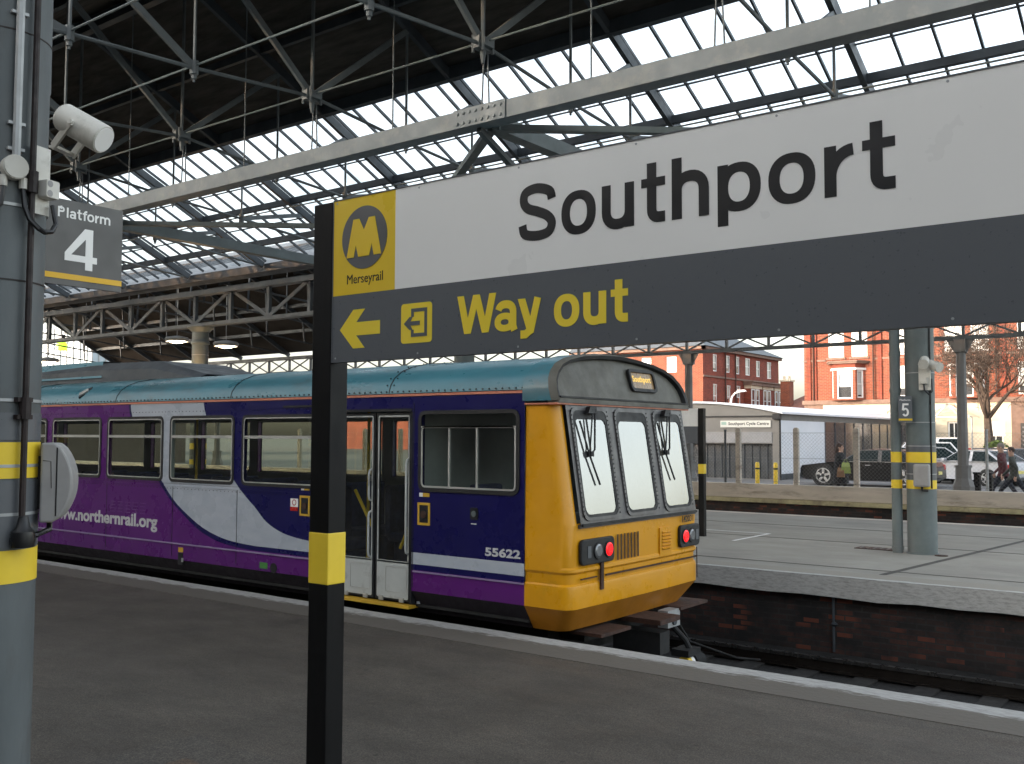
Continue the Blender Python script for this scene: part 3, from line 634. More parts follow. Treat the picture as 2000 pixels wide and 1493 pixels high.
# lattice girders
def lattice(name, label, y, z0, z1, xa, xb, step, cw, vw, dw, cross, mt, phase=0.0, single=None):
    g = thing(name, label, 'girder', ((xa + xb) / 2, y, z0), 0, 'lattice girders along the platforms')
    b = MB(); b.box(xa, xb, y - cw / 2, y + cw / 2, z1 - 0.14, z1); b.build('top_chord', mt, g)
    b = MB(); b.box(xa, xb, y - cw / 2, y + cw / 2, z0, z0 + 0.1); b.build('bottom_chord', mt, g)
    x = xa + phase; i = 0
    while x < xb - 0.01:
        MB().box(x - vw / 2, x + vw / 2, y - 0.045, y + 0.045, z0 + 0.1, z1 - 0.14).build('upright', mt, g)
        if x + step < xb:
            b2 = MB()
            if cross or i % 2 == 0: b2.bar((x, y - 0.03, z0 + 0.08), (x + step, y - 0.03, z1 - 0.1), dw, 0.03, (0, 1, 0))
            if cross or i % 2 == 1: b2.bar((x, y + 0.03, z1 - 0.1), (x + step, y + 0.03, z0 + 0.08), dw, 0.03, (0, 1, 0))
            b2.build('cross_brace' if cross else 'diagonal', mt, g)
        x += step; i += 1
    return g
lattice('lattice_girder', 'grey lattice girder with plain uprights across the station at mid height', 16.75, 4.9, 5.93, -46.5, -1.0, 1.61, 0.26, 0.11, 0.1, False, 'steel_lattice')
lattice('lattice_girder', 'slender cross braced girder along the far edge above the fence', 27.5, 4.43, 5.2, -46.4, 3.0, 1.33, 0.16, 0.07, 0.05, True, 'steel_lattice', phase=0.47)

# ------------------------------------------------------------------ columns
def column(label, x, y, top, bands, cap=True, r=0.2275, group='round iron columns carrying the roof'):
    c = thing('iron_column', label, 'column', (x, y, 0), 0, group)
    b = MB(); b.lathe((x, y, 0), [(0, 0), (r + 0.02, 0), (r + 0.02, 0.01), (r, 0.015), (r - 0.004, 3.5), (r, 3.52), (r - 0.008, top), (0, top)], 32)
    b.build('shaft', 'steel_col' if x == -4.75 else 'steel', c, smooth=False)
    for z0, z1, k in bands:
        b = MB(); b.lathe((x, y, 0), [(r - 0.002, z0), (r + 0.002, z0), (r + 0.002, z1), (r - 0.002, z1)], 32); b.build('painted_band', k, c)
    for z in ((1.70, 1.48, 2.0, 2.9, 4.1) if x == -4.75 else (1.72, 2.9, 2.1, 4.1, 1.27)):
        b = MB(); b.lathe((x, y, 0), [(r - 0.004, z), (r + 0.004, z), (r + 0.004, z + 0.014), (r - 0.004, z + 0.014)], 32); b.build('strap', 'galv', c)
    if cap:
        b = MB(); b.lathe((x, y, 0), [(r, top - 0.5), (r + 0.03, top - 0.48), (r + 0.03, top - 0.42), (r, top - 0.4), (r, top - 0.15), (r + 0.14, top - 0.02), (r + 0.14, top), (0, top)], 24); b.build('capital', 'steel', c)
    return c
YB = [(1.46, 1.63, 'yellow'), (1.04, 1.18, 'yellow'), (1.64, 1.75, 'signgrey'), (1.19, 1.45, 'signgrey')]
cN = column('thick grey column with two yellow bands close to the camera', -4.75, 2.2, 6.3, [(1.65, 1.815, 'yellow'), (1.175, 1.325, 'yellow'), (1.825, 1.95, 'signgrey'), (1.335, 1.64, 'signgrey')])
column('grey column with two yellow bands carrying the platform 5 sign', -4.35, 16.75, 4.9, YB)
column('grey column lit orange by a lamp beyond the train roof', -23.7, 16.75, 4.9, YB)
for x in (-14.4, -24.1, 4.9): column('grey column with yellow bands outside the picture along the near platform', x, 2.2, 6.3, [(1.65, 1.815, 'yellow'), (1.22, 1.36, 'yellow')])
for x in (-14.0, -33.4, -43.1): column('round grey column mostly hidden behind the train or the near column', x, 16.75, 4.9, [], True)
b = MB()
for z in (3.72, 2.556): b.lathe((-4.75, 2.2, 0), [(0.2265, z), (0.2295, z), (0.2295, z + 0.006), (0.2265, z + 0.006)], 40)
b.build('joint_ring', 'pipe_dark', cN)['kind'] = 'stuff'
# far slender columns with flared feet
def slim(label, x, y=27.5):
    c = thing('slender_column', label, 'column', (x, y, 0.0), 0, 'slender columns behind the parapet')
    b = MB(); b.cyl((x, y, 1.1), (x, y, 4.1), 0.135, 0.12, 8); b.build('shaft', 'steel_warm', c)
    b = MB(); b.cyl((x, y, 0.0), (x, y, 0.62), 0.27, 0.27, 8); b.cyl((x, y, 0.62), (x, y, 0.82), 0.27, 0.2, 8); b.cyl((x, y, 0.82), (x, y, 1.1), 0.2, 0.19, 8); b.cyl((x, y, 1.1), (x, y, 1.16), 0.22, 0.22, 8); b.build('foot', 'steel_warm', c)
    b = MB(); b.box(x - 0.14, x + 0.14, y - 0.14, y + 0.14, 4.1, 4.43)
    for s in (-1, 1): b.plate([(s * 0.12, 4.05), (s * 0.33, 4.42), (s * 0.12, 4.42)][::s], fr((x, y, 0), (1, 0, 0), (0, 0, 1), (0, -1, 0)), 0.05, -0.025)
    b.build('capital', 'steel_warm', c)
slim('slender column with flared foot beside the bare tree', -6.1)
slim('slender column between the train cab and the red brick corner', -13.95)
for x in (-21.8, -29.65, -37.5, 1.75): slim('slender column hidden by the train or outside the picture', x)

# things on the near column
a = radians(0)
b = MB()
ce = Vector((-4.75, 2.2, 0)); tc = Vector((0.908, -0.42, 0)); tr_ = Vector((0.42, 0.908, 0))       # towards the camera, to the right
def onc(ang, z, d=0.0, r=0.2275):                   # point on the column; ang from the camera-facing line, positive to the right
    return ce + (tc * cos(radians(ang)) + tr_ * sin(radians(ang))) * (r + d) + Vector((0, 0, z))
b = MB().use('pipe_dark'); b.tube([onc(36, 1.40, 0.03), onc(36, 2.5, 0.03), onc(36, 2.8, 0.03), onc(36, 4.2, 0.03), onc(36, 6.2, 0.03)], 0.015)
for z in (1.97, 3.02): b.cyl(onc(36, z - 0.05, 0.03), onc(36, z + 0.05, 0.03), 0.026, n=10)
for z in (1.93, 2.01): b.bar(onc(27, z, 0.02), onc(45, z, 0.02), 0.03, 0.02)
b.use('cable'); b.lathe(onc(36, 1.34, 0.04), [(0, 0), (0.05, 0.0), (0.055, 0.03), (0.05, 0.07), (0.03, 0.09), (0.02, 0.14), (0, 0.14)], 12)
tag(b.build('cable_pipe', loc=onc(36, 1.34)), 'dark rusty cable pipe running down the near grey column', 'pipe')
b = MB().use('galv'); b.tube([onc(19, 3.1, 0.02), onc(19, 6.0, 0.02)], 0.019)
for z in (3.16, 3.28, 3.8): b.bar(onc(10, z, 0.012), onc(28, z, 0.012), 0.022, 0.014)
tag(b.build('conduit', loc=onc(19, 3.1)), 'straight grey conduit ending at a round junction box on the near column', 'conduit')
b = MB().use('cream'); b.cyl(onc(17, 3.07, 0.0), onc(17, 3.07, 0.05), 0.056, n=20); b.cyl(onc(17, 3.07, 0.05), onc(17, 3.07, 0.056), 0.052, n=20)
for a_ in (7.0, 27.0): b.cyl(onc(a_ + 0.0, 2.98, 0.02), onc(a_, 3.03, 0.02), 0.018, n=10)
b.use('cable')
for a_ in (9, 25): b.cyl(onc(a_, 3.075, 0.056), onc(a_, 3.075, 0.058), 0.005, n=6)
tag(b.build('junction_box', loc=onc(17, 3.07)), 'round cream junction box on the near column', 'junction box')
b = MB(); b.tube([onc(27, 2.99, 0.02), onc(28, 2.90, 0.03), onc(31, 2.84, 0.05), onc(38, 2.80, 0.07), onc(44, 2.79, 0.07), onc(52, 2.80, 0.075), onc(57, 2.84, 0.08), onc(57, 2.93, 0.06)], 0.012)
b.tube([onc(7, 2.98, 0.02), onc(5, 2.90, 0.03), onc(-6, 2.83, 0.04), onc(-30, 2.82, 0.03)], 0.014)
tag(b.build('cable', 'cable', loc=onc(27, 2.9)), 'thick black cable looping from the round junction box to the loudspeaker plate', 'cable')
# loudspeaker
def horn(label, base, axis, side, sc=1.0, plate=True):
    """base: foot of the bracket on the column; axis: the way it faces"""
    axis = Vector(axis).normalized(); base = Vector(base); side = Vector(side).normalized()
    t = thing('loudspeaker', label, 'loudspeaker', base, 0, 'cream cylinder loudspeakers on columns')
    c = base + Vector((0, 0, 0)); up = side.cross(axis)
    return t, axis, base, side
spk = thing('loudspeaker', 'cream cylindrical loudspeaker angled down above the platform 4 sign', 'loudspeaker', (-4.28, 2.27, 3.3))
A_, B_ = Vector((-4.225, 2.24, 3.275)), Vector((-4.045, 2.33, 3.16)); ax = (B_ - A_).normalized()
b = MB(); b.cyl(A_, A_ + ax * 0.012, 0.056, 0.064, 28); b.cyl(A_ + ax * 0.012, B_, 0.064, 0.066, 28, False); b.cyl(B_, B_ + ax * 0.006, 0.066, 0.062, 28); b.build('casing', 'cream', spk)
b = MB(); b.cyl(B_ + ax * 0.006, B_ + ax * 0.009, 0.056, 0.056, 24); b.build('grille', 'signwhite', spk)
b = MB(); mid = (A_ + B_) / 2 - ax * 0.01; sd_ = ax.cross(Vector((0, 0, 1))).normalized(); ft = Vector((-4.345, 2.31, 3.155))
for s in (-1, 1):
    b.bar(mid + sd_ * 0.072 * s, ft + sd_ * 0.072 * s, 0.012, 0.034, sd_.cross(mid - ft)); b.cyl(mid + sd_ * 0.064 * s, mid + sd_ * 0.084 * s, 0.012, n=10)
b.bar(ft + sd_ * 0.078, ft - sd_ * 0.078, 0.034, 0.012); b.build('bracket', 'cream', spk)
f = fr(onc(68, 0, 0.06), tr_ * 0.55 + tc * 0.0 - tc * 0.35, (0, 0, 1)); f = fr(onc(66, 0, 0.06), (tr_ * 0.35 + tc * -0.2).normalized(), (0, 0, 1))
b = MB(); pl = onc(50, 0, 0.02); n_ = (tc * 0.75 + tr_ * 0.66).normalized(); u_ = Vector((0, 0, 1)).cross(n_)
f = (pl, u_, Vector((0, 0, 1)), n_)
b.plate([(-0.042, 2.88), (0.042, 2.88), (0.042, 3.20), (-0.042, 3.20)], f, 0.01); b.build('mounting_plate', 'cream', spk)
b = MB(); b.plate(rr(-0.030, 0.048, 2.955, 3.04, 0.01), f, 0.055, 0.012)
b.build('terminal_box', 'cream', spk, bevel=0.004)
b = MB()
for z in (2.975, 3.02): b.cyl(f[0] + f[1] * -0.01 + f[3] * 0.066 + Vector((0, 0, z)), f[0] + f[1] * -0.01 + f[3] * 0.068 + Vector((0, 0, z)), 0.016, n=12)
b.build('screw_cap', 'greybox', spk)
# platform 4 sign (stands out from the column towards the track)
ps = thing('platform_sign', 'grey sign reading Platform 4 hung from the near column', 'sign', (-4.75, 2.43, 2.6), 0, 'platform number signs')
f = YZ(-4.75)
b = MB(); b.plate([(2.43, 2.6), (2.862, 2.6), (2.862, 3.034), (2.43, 3.034)], f, -0.02); b.build('panel', 'signgrey_warm', ps)
b = MB(); b.plate([(2.43, 2.631), (2.862, 2.631), (2.862, 2.659), (2.43, 2.659)], f, 0.002, 0.001); b.build('stripe', mat('amber_stripe', (0.78, 0.45, 0.02), 0.5, 0.04), ps)
Glyphs(f, 0.001, 0.001, 0.0095).word([('P', 2.508, 2.543), ('l', 2.5535, 2.563), ('a', 2.570, 2.603), ('t', 2.609, 2.633), ('f', 2.638, 2.662), ('o', 2.663, 2.701), ('r', 2.706, 2.727), ('m', 2.732, 2.790)], 2.942, 2.981, 2.994, 2.93).build('lettering', 'signwhite', ps)
g4 = Glyphs(f, 0.001, 0.001, 0.04); g4.poly([(2.549, 2.727), (2.722, 2.727), (2.722, 2.760), (2.5835, 2.760), (2.549, 2.767)]); g4.poly([(2.6585, 2.689), (2.698, 2.689), (2.698, 2.900), (2.6585, 2.900)]); g4.poly([(2.549, 2.767), (2.5835, 2.760), (2.6595, 2.848), (2.6595, 2.900), (2.6528, 2.900)]); g4.build('numeral', 'signwhite', ps)
b = MB(); b.box(-4.775, -4.765, 2.40, 2.5, 2.62, 2.64); b.box(-4.775, -4.765, 2.40, 2.5, 2.98, 3.0); b.build('bracket', 'steel', ps)
# help point box on the near column
hb = thing('help_point', 'grey rounded plastic box on the near column beside its upper yellow band', 'help point', onc(80, 1.44))
pl = onc(84, 0, 0.02); n_ = (tr_ * 0.98 + tc * 0.2).normalized(); u_ = Vector((0, 0, 1)).cross(n_); f = (pl, u_, Vector((0, 0, 1)), n_)
pr = [(0, 1.44), (0.055, 1.44)] + [(0.055 + 0.085 * sin(radians(q)) ** 0.6 if q else 0.055, 1.44 + 0.372 * q / 180) for q in range(0, 181, 12)][1:-1] + [(0.06, 1.812), (0, 1.812)]
b = MB(); f2 = (pl - u_ * 0.11, n_, Vector((0, 0, 1)), u_); b.plate(pr, f2, 0.22); b.build('casing', 'greybox', hb, bevel=0.01)
b = MB(); b.plate([(0.068, 1.47), (0.074, 1.47), (0.074, 1.79), (0.068, 1.79)], f2, 0.002, -0.0015); b.build('seam', 'cable', hb); b = MB(); b.plate([(0.068, 1.47), (0.074, 1.47), (0.074, 1.79), (0.068, 1.79)], f2, 0.002, 0.2195); b.build('seam', 'cable', hb); b = MB()
b.tube([f2[0] + n_ * x + Vector((0, 0, z)) - u_ * 0.001 for x, z in ((0.01, 1.73), (0.045, 1.725), (0.05, 1.6))], 0.0015, 5); b.build('seam', 'cable', hb)
b = MB(); b.box(-0.02, 0.02, -0.1, 0.1, 0, 0.3); 
b = MB(); b.plate([(-0.03, 1.5), (0.0, 1.5), (0.0, 1.75), (-0.03, 1.75)], f2, 0.1, 0.06); b.tube([pl + n_ * 0.03 + Vector((0, 0, 1.44)), pl + n_ * 0.03 + Vector((0, 0, 1.40)), onc(56, 1.385, 0.03), onc(40, 1.385, 0.03)], 0.014); b.build('bracket', 'cable', hb)

# things on the platform 5 column
x5, y5 = -4.35, 16.75
b = MB().use('steel'); b.cyl((-4.70, 16.62, 0), (-4.70, 16.62, 5.0), 0.082, n=14)
for z in (0.05, 2.6, 3.2): b.cyl((-4.70, 16.62, z), (-4.70, 16.62, z + 0.06), 0.092, n=14)
dp = tag(b.build('downpipe', loc=(-4.70, 16.62, 0)), 'grey downpipe with yellow bands beside the platform 5 column', 'downpipe')
for z0, z1, k in YB[:2]:
    b = MB(); b.cyl((-4.70, 16.62, z0), (-4.70, 16.62, z1), 0.085, n=14); b.build('painted_band', k, dp)
b = MB(); b.tube([(-4.16, 16.62, 1.05), (-4.15, 16.62, 4.8)], 0.014)
tag(b.build('cable', 'cable', loc=(-4.16, 16.62, 1.05)), 'black cable running up the right side of the platform 5 column', 'cable')
p5 = thing('platform_sign', 'small dark grey sign reading 5 on the far column', 'sign', (-4.48, 16.5, 2.1), 0, 'platform number signs')
f = (Vector((-4.6, 16.36, 0)), Vector((0.72, 0.30, 0)).normalized(), Vector((0, 0, 1)), Vector((0.30, -0.72, 0)).normalized())
b = MB(); b.plate([(0.02, 2.11), (0.225, 2.11), (0.225, 2.53), (0.02, 2.53)], f, -0.02); b.build('panel', 'signgrey', p5)
b = MB(); b.plate([(0.02, 2.135), (0.225, 2.135), (0.225, 2.165), (0.02, 2.165)], f, 0.003, 0.001); b.build('stripe', 'signyellow', p5)
Glyphs(f, 0.002, 0.001, 0.030).word([('5', 0.07, 0.175)], 2.2, 2.3, 2.41, 2.1).build('numeral', 'signwhite', p5)
text('lettering', 'Platform', 'signwhite', p5, f, 0.04, 0.2, 2.45, 2.48, 0.003, 0.001, 0.01)
s5 = thing('loudspeaker', 'pair of cream loudspeakers on one plate high on the platform 5 column', 'loudspeaker', (-4.2, 16.52, 2.9))
for (px, py, pz), d in (((-4.2, 16.45, 3.06), Vector((0.15, -0.9, -0.35))), ((-4.05, 16.52, 3.0), Vector((0.8, -0.45, -0.3)))):
    p = Vector((px, py, pz)); d.normalize(); b = MB(); b.cyl(p - d * 0.12, p + d * 0.1, 0.075, 0.08, 20); b.build('casing', 'cream', s5)
b = MB(); b.box(-4.3, -4.12, 16.50, 16.53, 2.62, 3.02); b.build('mounting_plate', 'cream', s5)
b = MB(); b.box(-4.27, -4.16, 16.44, 16.50, 2.72, 2.82); b.build('terminal_box', 'cream', s5)
b = MB(); b.tube([(-4.21, 16.46, 2.72), (-4.2, 16.45, 2.62), (-4.14, 16.48, 2.55), (-4.1, 16.53, 2.6), (-4.12, 16.58, 2.8)], 0.014); b.build('lead', 'cable', s5)
h5 = thing('help_point', 'grey box with curved face on the banded platform 5 column', 'help point', (-4.28, 16.45, 1.05))
pr = rr(-0.14, 0.10, 1.08, 1.44, 0.03)
f = fr((-4.26, 16.56, 0), (1, 0.1, 0), (0, 0, 1)); b = MB(); b.plate(pr, f, 0.16); b.build('casing', 'greybox', h5, bevel=0.03)
b = MB(); b.tube([(-4.27, 16.47, 1.08), (-4.27, 16.49, 1.02), (-4.18, 16.5, 1.02)], 0.02); b.build('lead', 'cable', h5)

# ------------------------------------------------------------------ the station name sign in front
sg = thing('station_sign', 'large white and grey nameboard reading Southport and Way out on black posts', 'sign', (-2.71, 2.47, 0))
SY = 2.43
def post(x):
    b = MB(); b.box(x, x + 0.1, SY, SY + 0.085, 0, 2.702); p = b.build('post', 'black', sg, bevel=0.004)
    b = MB(); b.box(x - 0.0015, x + 0.1015, SY - 0.0015, SY + 0.0865, 1.317, 1.502); b.build('painted_band', 'yellow', p, bevel=0.004)
post(-2.76); post(-0.155)
XL, XR = -2.655, -0.16
b = MB(); b.box(XL, XR, SY + 0.002, SY + 0.035, 2.113, 2.704); pn = b.build('backing', 'signgrey', sg, bevel=0.002)
f = XZ(SY + 0.002); q = lambda a, b_, c, d: [(a, c), (b_, c), (b_, d), (a, d)]
b = MB(); b.plate(q(-2.344, XR, 2.353, 2.704), f, 0.002); b.build('white_panel', 'signwhite', sg)
b = MB(); b.plate(q(XL, -2.344, 2.353, 2.704), f, 0.002); b.build('yellow_panel', 'signyellow', sg)
b = MB(); b.plate(q(XL, XR, 2.113, 2.353), f, 0.0015); b.build('grey_panel', 'signgrey', sg)
b = MB(); b.plate([(-2.494 + 0.112 * cos(2 * pi * i / 48), 2.552 + 0.112 * sin(2 * pi * i / 48)) for i in range(48)], f, 0.002, 0.002); lg = b.build('roundel', 'logogrey', sg)
b = MB(); mx = -2.494
half = [(-0.086, 2.486), (-0.046, 2.486), (-0.030, 2.53), (-0.016, 2.486), (0.0, 2.486)]
b.plate([(-2.580, 2.484), (-2.544, 2.484), (-2.5335, 2.527), (-2.521, 2.484), (-2.467, 2.484), (-2.4545, 2.527), (-2.444, 2.484), (-2.408, 2.484), (-2.4405, 2.62), (-2.470, 2.62), (-2.494, 2.578), (-2.518, 2.62), (-2.5475, 2.62)], f, 0.0015, 0.0045)
b.build('emblem', 'signyellow', lg)
text('lettering', 'Merseyrail', 'ink', sg, f, -2.579, -2.401, 2.380, 2.424, 0.001, 0.002, 0.0)
Glyphs(f, 0.001, 0.002, 0.0305).word([('S', -1.814, -1.673), ('o', -1.653, -1.531), ('u', -1.510, -1.402), ('t', -1.378, -1.302), ('h', -1.281, -1.168), ('p', -1.143, -1.020), ('o', -0.999, -0.874), ('r', -0.851, -0.778), ('t', -0.756, -0.677)], 2.454, 2.583, 2.626, 2.417).build('lettering', 'ink', sg)
Glyphs(f, 0.001, 0.0015, 0.0255).word([('W', -2.062, -1.902), ('a', -1.907, -1.820), ('y', -1.816, -1.726), ('o', -1.680, -1.589), ('u', -1.575, -1.496), ('t', -1.480, -1.423)], 2.180, 2.276, 2.304, 2.152).build('lettering', 'signlemon', sg)
az = 2.2285; b = MB(); b.plate([(-2.613, az), (-2.545, az - 0.069), (-2.487, az - 0.069), (-2.530, az - 0.0235), (-2.413, az - 0.0235), (-2.413, az + 0.0235), (-2.530, az + 0.0235), (-2.487, az + 0.069), (-2.545, az + 0.069)], f, 0.001, 0.0015); b.build('arrow', 'signlemon', sg)
ib = MB(); ib.plate(rr(-2.312, -2.172, 2.163, 2.298, 0.012), f, 0.001, 0.0015); ic = ib.build('exit_symbol', 'signlemon', sg)
b = MB(); b.plate(q(-2.265, -2.193, 2.268, 2.280), f, 0.001, 0.0025); b.plate(q(-2.205, -2.193, 2.184, 2.268), f, 0.001, 0.0025); b.plate(q(-2.265, -2.205, 2.184, 2.196), f, 0.001, 0.0025); b.plate(q(-2.265, -2.253, 2.184, 2.208), f, 0.001, 0.0027); b.plate(q(-2.265, -2.253, 2.252, 2.268), f, 0.001, 0.0027)
b.plate([(-2.298, 2.230), (-2.272, 2.230), (-2.258, 2.252), (-2.272, 2.252)], f, 0.001, 0.003); b.plate([(-2.298, 2.230), (-2.272, 2.208), (-2.258, 2.208), (-2.272, 2.230)], f, 0.001, 0.003); b.plate(q(-2.285, -2.225, 2.223, 2.237), f, 0.001, 0.0032); b.build('symbol_mark', 'signgrey', ic)

b = MB()
for x in [XL + 0.02, XR - 0.02] + [XL + 0.42 * i for i in range(1, 6)]:
    for z in (2.128, 2.69): b.cyl((x, SY - 0.001, z), (x, SY + 0.001, z), 0.0035, n=8)
o = b.build('fixing_screws', 'galv', sg); o['kind'] = 'stuff'
b = MB().use('galv'); b.frame(XL, XR, 2.113, 2.704, 0.004, f, 0.004); b.build('edge_trim', 'signgrey', sg)
# the same kind of sign on the far platform
s2 = thing('station_sign', 'white and grey nameboard on a black post behind the train nose', 'sign', (-8.23, 17.1, 0))
for x in (-8.41, -10.9):
    b = MB(); b.box(x, x + 0.11, 16.95, 17.05, 0, 2.4); p = b.build('post', 'black', s2)
    b = MB(); b.box(x - 0.002, x + 0.112, 16.948, 17.052, 1.17, 1.35); b.build('painted_band', 'yellow', p)
b = MB(); b.box(-10.79, -8.42, 16.96, 16.985, 2.06, 2.4); b.build('white_panel', 'signwhite', s2)
b = MB(); b.box(-10.79, -8.42, 16.96, 16.985, 1.74, 2.055); b.build('grey_panel', 'signgrey', s2)
Glyphs(XZ(16.96), 0.001, 0.001, 0.0305).word([(c, a - 8.4, e - 8.4) for c, a, e in (('S', -1.814, -1.673), ('o', -1.653, -1.531), ('u', -1.510, -1.402), ('t', -1.378, -1.302), ('h', -1.281, -1.168), ('p', -1.143, -1.020), ('o', -0.999, -0.874), ('r', -0.851, -0.778), ('t', -0.756, -0.677))], 2.14, 2.269, 2.312, 2.103).build('lettering', 'ink', s2)

# ------------------------------------------------------------------ the train
def livery():
    m, t, p = new('train_livery'); g = _n(t, 'ShaderNodeNewGeometry'); s = _n(t, 'ShaderNodeSeparateXYZ'); t.links.new(g.outputs['Position'], s.inputs[0])
    zn = _n(t, 'ShaderNodeMapRange'); t.links.new(s.outputs[2], zn.inputs[0]); zn.inputs[1].default_value = 0.4; zn.inputs[2].default_value = 2.4
    xn = _n(t, 'ShaderNodeMapRange'); t.links.new(s.outputs[0], xn.inputs[0]); xn.inputs[1].default_value = -13; xn.inputs[2].default_value = -5
    def curve(pts):
        c = _n(t, 'ShaderNodeFloatCurve'); cu = c.mapping.curves[0]; P = [((z - 0.4) / 2.0, (x + 13) / 8.0) for x, z in sorted(pts, key=lambda q: q[1])]
        while len(cu.points) < len(P): cu.points.new(0.5, 0.5)
        for i, q in enumerate(P): cu.points[i].location = q; cu.points[i].handle_type = 'AUTO_CLAMPED'
        c.mapping.update(); t.links.new(zn.outputs[0], c.inputs[1])
        gt = _n(t, 'ShaderNodeMath', operation='GREATER_THAN'); t.links.new(xn.outputs[0], gt.inputs[0]); t.links.new(c.outputs[0], gt.inputs[1]); return gt.outputs[0]
    a1 = curve([(-12.27, 2.4), (-12.22, 2.1), (-11.53, 1.25), (-11.02, 0.87), (-10.3, 0.56), (-9.9, 0.505), (-9.3, 0.48), (-5.0, 0.468), (-5, 0.4)])
    a2 = curve([(-12.23, 2.4), (-12.17, 2.1), (-11.45, 1.25), (-10.93, 0.87), (-10.21, 0.605), (-9.8, 0.555), (-9.2, 0.535), (-5.0, 0.53), (-5, 0.4)])
    a3 = curve([(-10.62, 2.4), (-10.53, 2.1), (-9.95, 1.31), (-9.56, 1.01), (-9.15, 0.76), (-8.8, 0.685), (-8.3, 0.655), (-5.0, 0.650), (-5, 0.4)])
    v = coords(t, (1, 1, 1)); n1 = noise(t, v, 1.3, 5)
    pur = ramp(t, n1, [(0.3, (0.108, 0.014, 0.165)), (0.7, (0.122, 0.017, 0.185))]); nav = ramp(t, n1, [(0.3, (0.007, 0.006, 0.075)), (0.7, (0.009, 0.008, 0.092))])
    wht = ramp(t, noise(t, coords(t, (1, 1, 3)), 2.2, 6), [(0.3, (0.42, 0.46, 0.52)), (0.7, (0.52, 0.55, 0.60))])
    c = mixc(t, a1, pur, nav); c = mixc(t, a2, c, wht); c = mixc(t, a3, c, nav)
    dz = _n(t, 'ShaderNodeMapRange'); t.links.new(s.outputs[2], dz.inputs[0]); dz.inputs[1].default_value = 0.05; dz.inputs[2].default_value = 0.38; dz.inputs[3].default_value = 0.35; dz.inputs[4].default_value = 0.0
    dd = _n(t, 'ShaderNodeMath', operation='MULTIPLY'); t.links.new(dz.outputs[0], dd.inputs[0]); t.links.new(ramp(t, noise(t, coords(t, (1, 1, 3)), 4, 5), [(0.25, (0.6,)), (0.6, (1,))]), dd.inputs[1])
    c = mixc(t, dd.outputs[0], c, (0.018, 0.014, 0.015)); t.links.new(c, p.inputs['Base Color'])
    t.links.new(ramp(t, noise(t, v, 3), [(0.3, (0.22,)), (0.7, (0.36,))]), p.inputs['Roughness']); p.inputs['Specular IOR Level'].default_value = 0.4
    b = _n(t, 'ShaderNodeBump'); b.inputs['Strength'].default_value = 0.12; b.inputs['Distance'].default_value = 0.03; t.links.new(noise(t, coords(t, (0.8, 1, 1.2)), 2.0, 2), b.inputs['Height']); t.links.new(b.outputs[0], p.inputs['Normal'])
    return m
K['livery'] = livery()
K['skirt_shade'] = mat('skirt_shade', (0.012, 0.008, 0.013), 0.7, 0.3, 5)  # near-black colour paints the shade below the body side into the lower strip
K['moulding'] = mat('moulding_highlight', (0.30, 0.22, 0.38), 0.4, 0.1, 5)  # pale colour paints in the highlight along the side ridge
K['teal'] = mat('teal_roof', (0.052, 0.185, 0.235), 0.34, 0.12, 1.6, dirt=(0.075, 0.14, 0.16), dsc=1.4, stretch=(0.5, 1, 1), bump=0.08, bsc=3)
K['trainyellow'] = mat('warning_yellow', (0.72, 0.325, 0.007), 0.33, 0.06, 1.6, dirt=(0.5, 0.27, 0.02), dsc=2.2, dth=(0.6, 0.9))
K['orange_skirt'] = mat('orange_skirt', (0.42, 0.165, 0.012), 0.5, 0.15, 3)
K['orange_line'] = mat('cantrail_orange', (0.6, 0.21, 0.13), 0.5, 0.08, 3)
K['fascia'] = mat('grimy_grey', (0.125, 0.12, 0.10), 0.6, 0.2, 2.5, dirt=(0.055, 0.05, 0.038), dsc=1.8, dth=(0.45, 0.75))
K['seal'] = mat('rubber_seal', (0.012, 0.012, 0.013), 0.6, 0.2)
K['scrframe'] = mat('screen_surround', (0.085, 0.08, 0.082), 0.42, 0.2, 5, dirt=(0.05, 0.042, 0.04), dsc=3, stretch=(1, 1, 0.5), dth=(0.42, 0.7))
K['alu'] = mat('aluminium', (0.55, 0.55, 0.52), 0.4, 0.08, 4, metal=0.5)
K['trainglass'] = glassy('train_glass', (0.70, 0.74, 0.65), 1.6, dirt=0.03, dcol=(0.4, 0.4, 0.36))
K['screenpane'] = glassy('windscreen_pane', (0.55, 0.6, 0.6), 3.6, dirt=0.16, rough=0.04, dcol=(0.6, 0.6, 0.58))
def screenglass():
    m, t, p = new('windscreen_glass'); v = coords(t)
    t.links.new(ramp(t, noise(t, v, 2.5, 4), [(0.3, (0.32, 0.34, 0.36)), (0.7, (0.42, 0.43, 0.44))]), p.inputs['Base Color'])
    p.inputs['IOR'].default_value = 2.6; t.links.new(ramp(t, noise(t, v, 7, 5), [(0.4, (0.03,)), (0.75, (0.09,))]), p.inputs['Roughness']); return m
K['screenglass'] = screenglass()
K['interior'] = mat('train_interior', (0.42, 0.45, 0.5), 0.7, 0.1)
K['seat'] = mat('seat_moquette', (0.03, 0.04, 0.12), 0.9, 0.3, 8)
K['poleyellow'] = mat('grab_pole', (0.75, 0.5, 0.03), 0.4, 0.05)
K['trainwhite'] = mat('door_white', (0.5, 0.52, 0.5), 0.45, 0.08, 3, dirt=(0.3, 0.3, 0.28), dsc=4)
K['doorblack'] = mat('door_black', (0.012, 0.013, 0.016), 0.4, 0.3)
K['lettering'] = mat('pale_lettering', (0.6, 0.6, 0.6), 0.5, 0.05)
K['orangeplate'] = mat('orange_plate', (0.6, 0.36, 0.03), 0.5, 0.1)
YN, YF, YC = 7.55, 10.19, 8.87
tr = thing('train', 'purple blue and white railcar with yellow cab and teal roof stopped at the platform', 'train', (-13, YC, -0.83))
XE, XS = -5.555, -21.2                              # where the yellow begins; far end
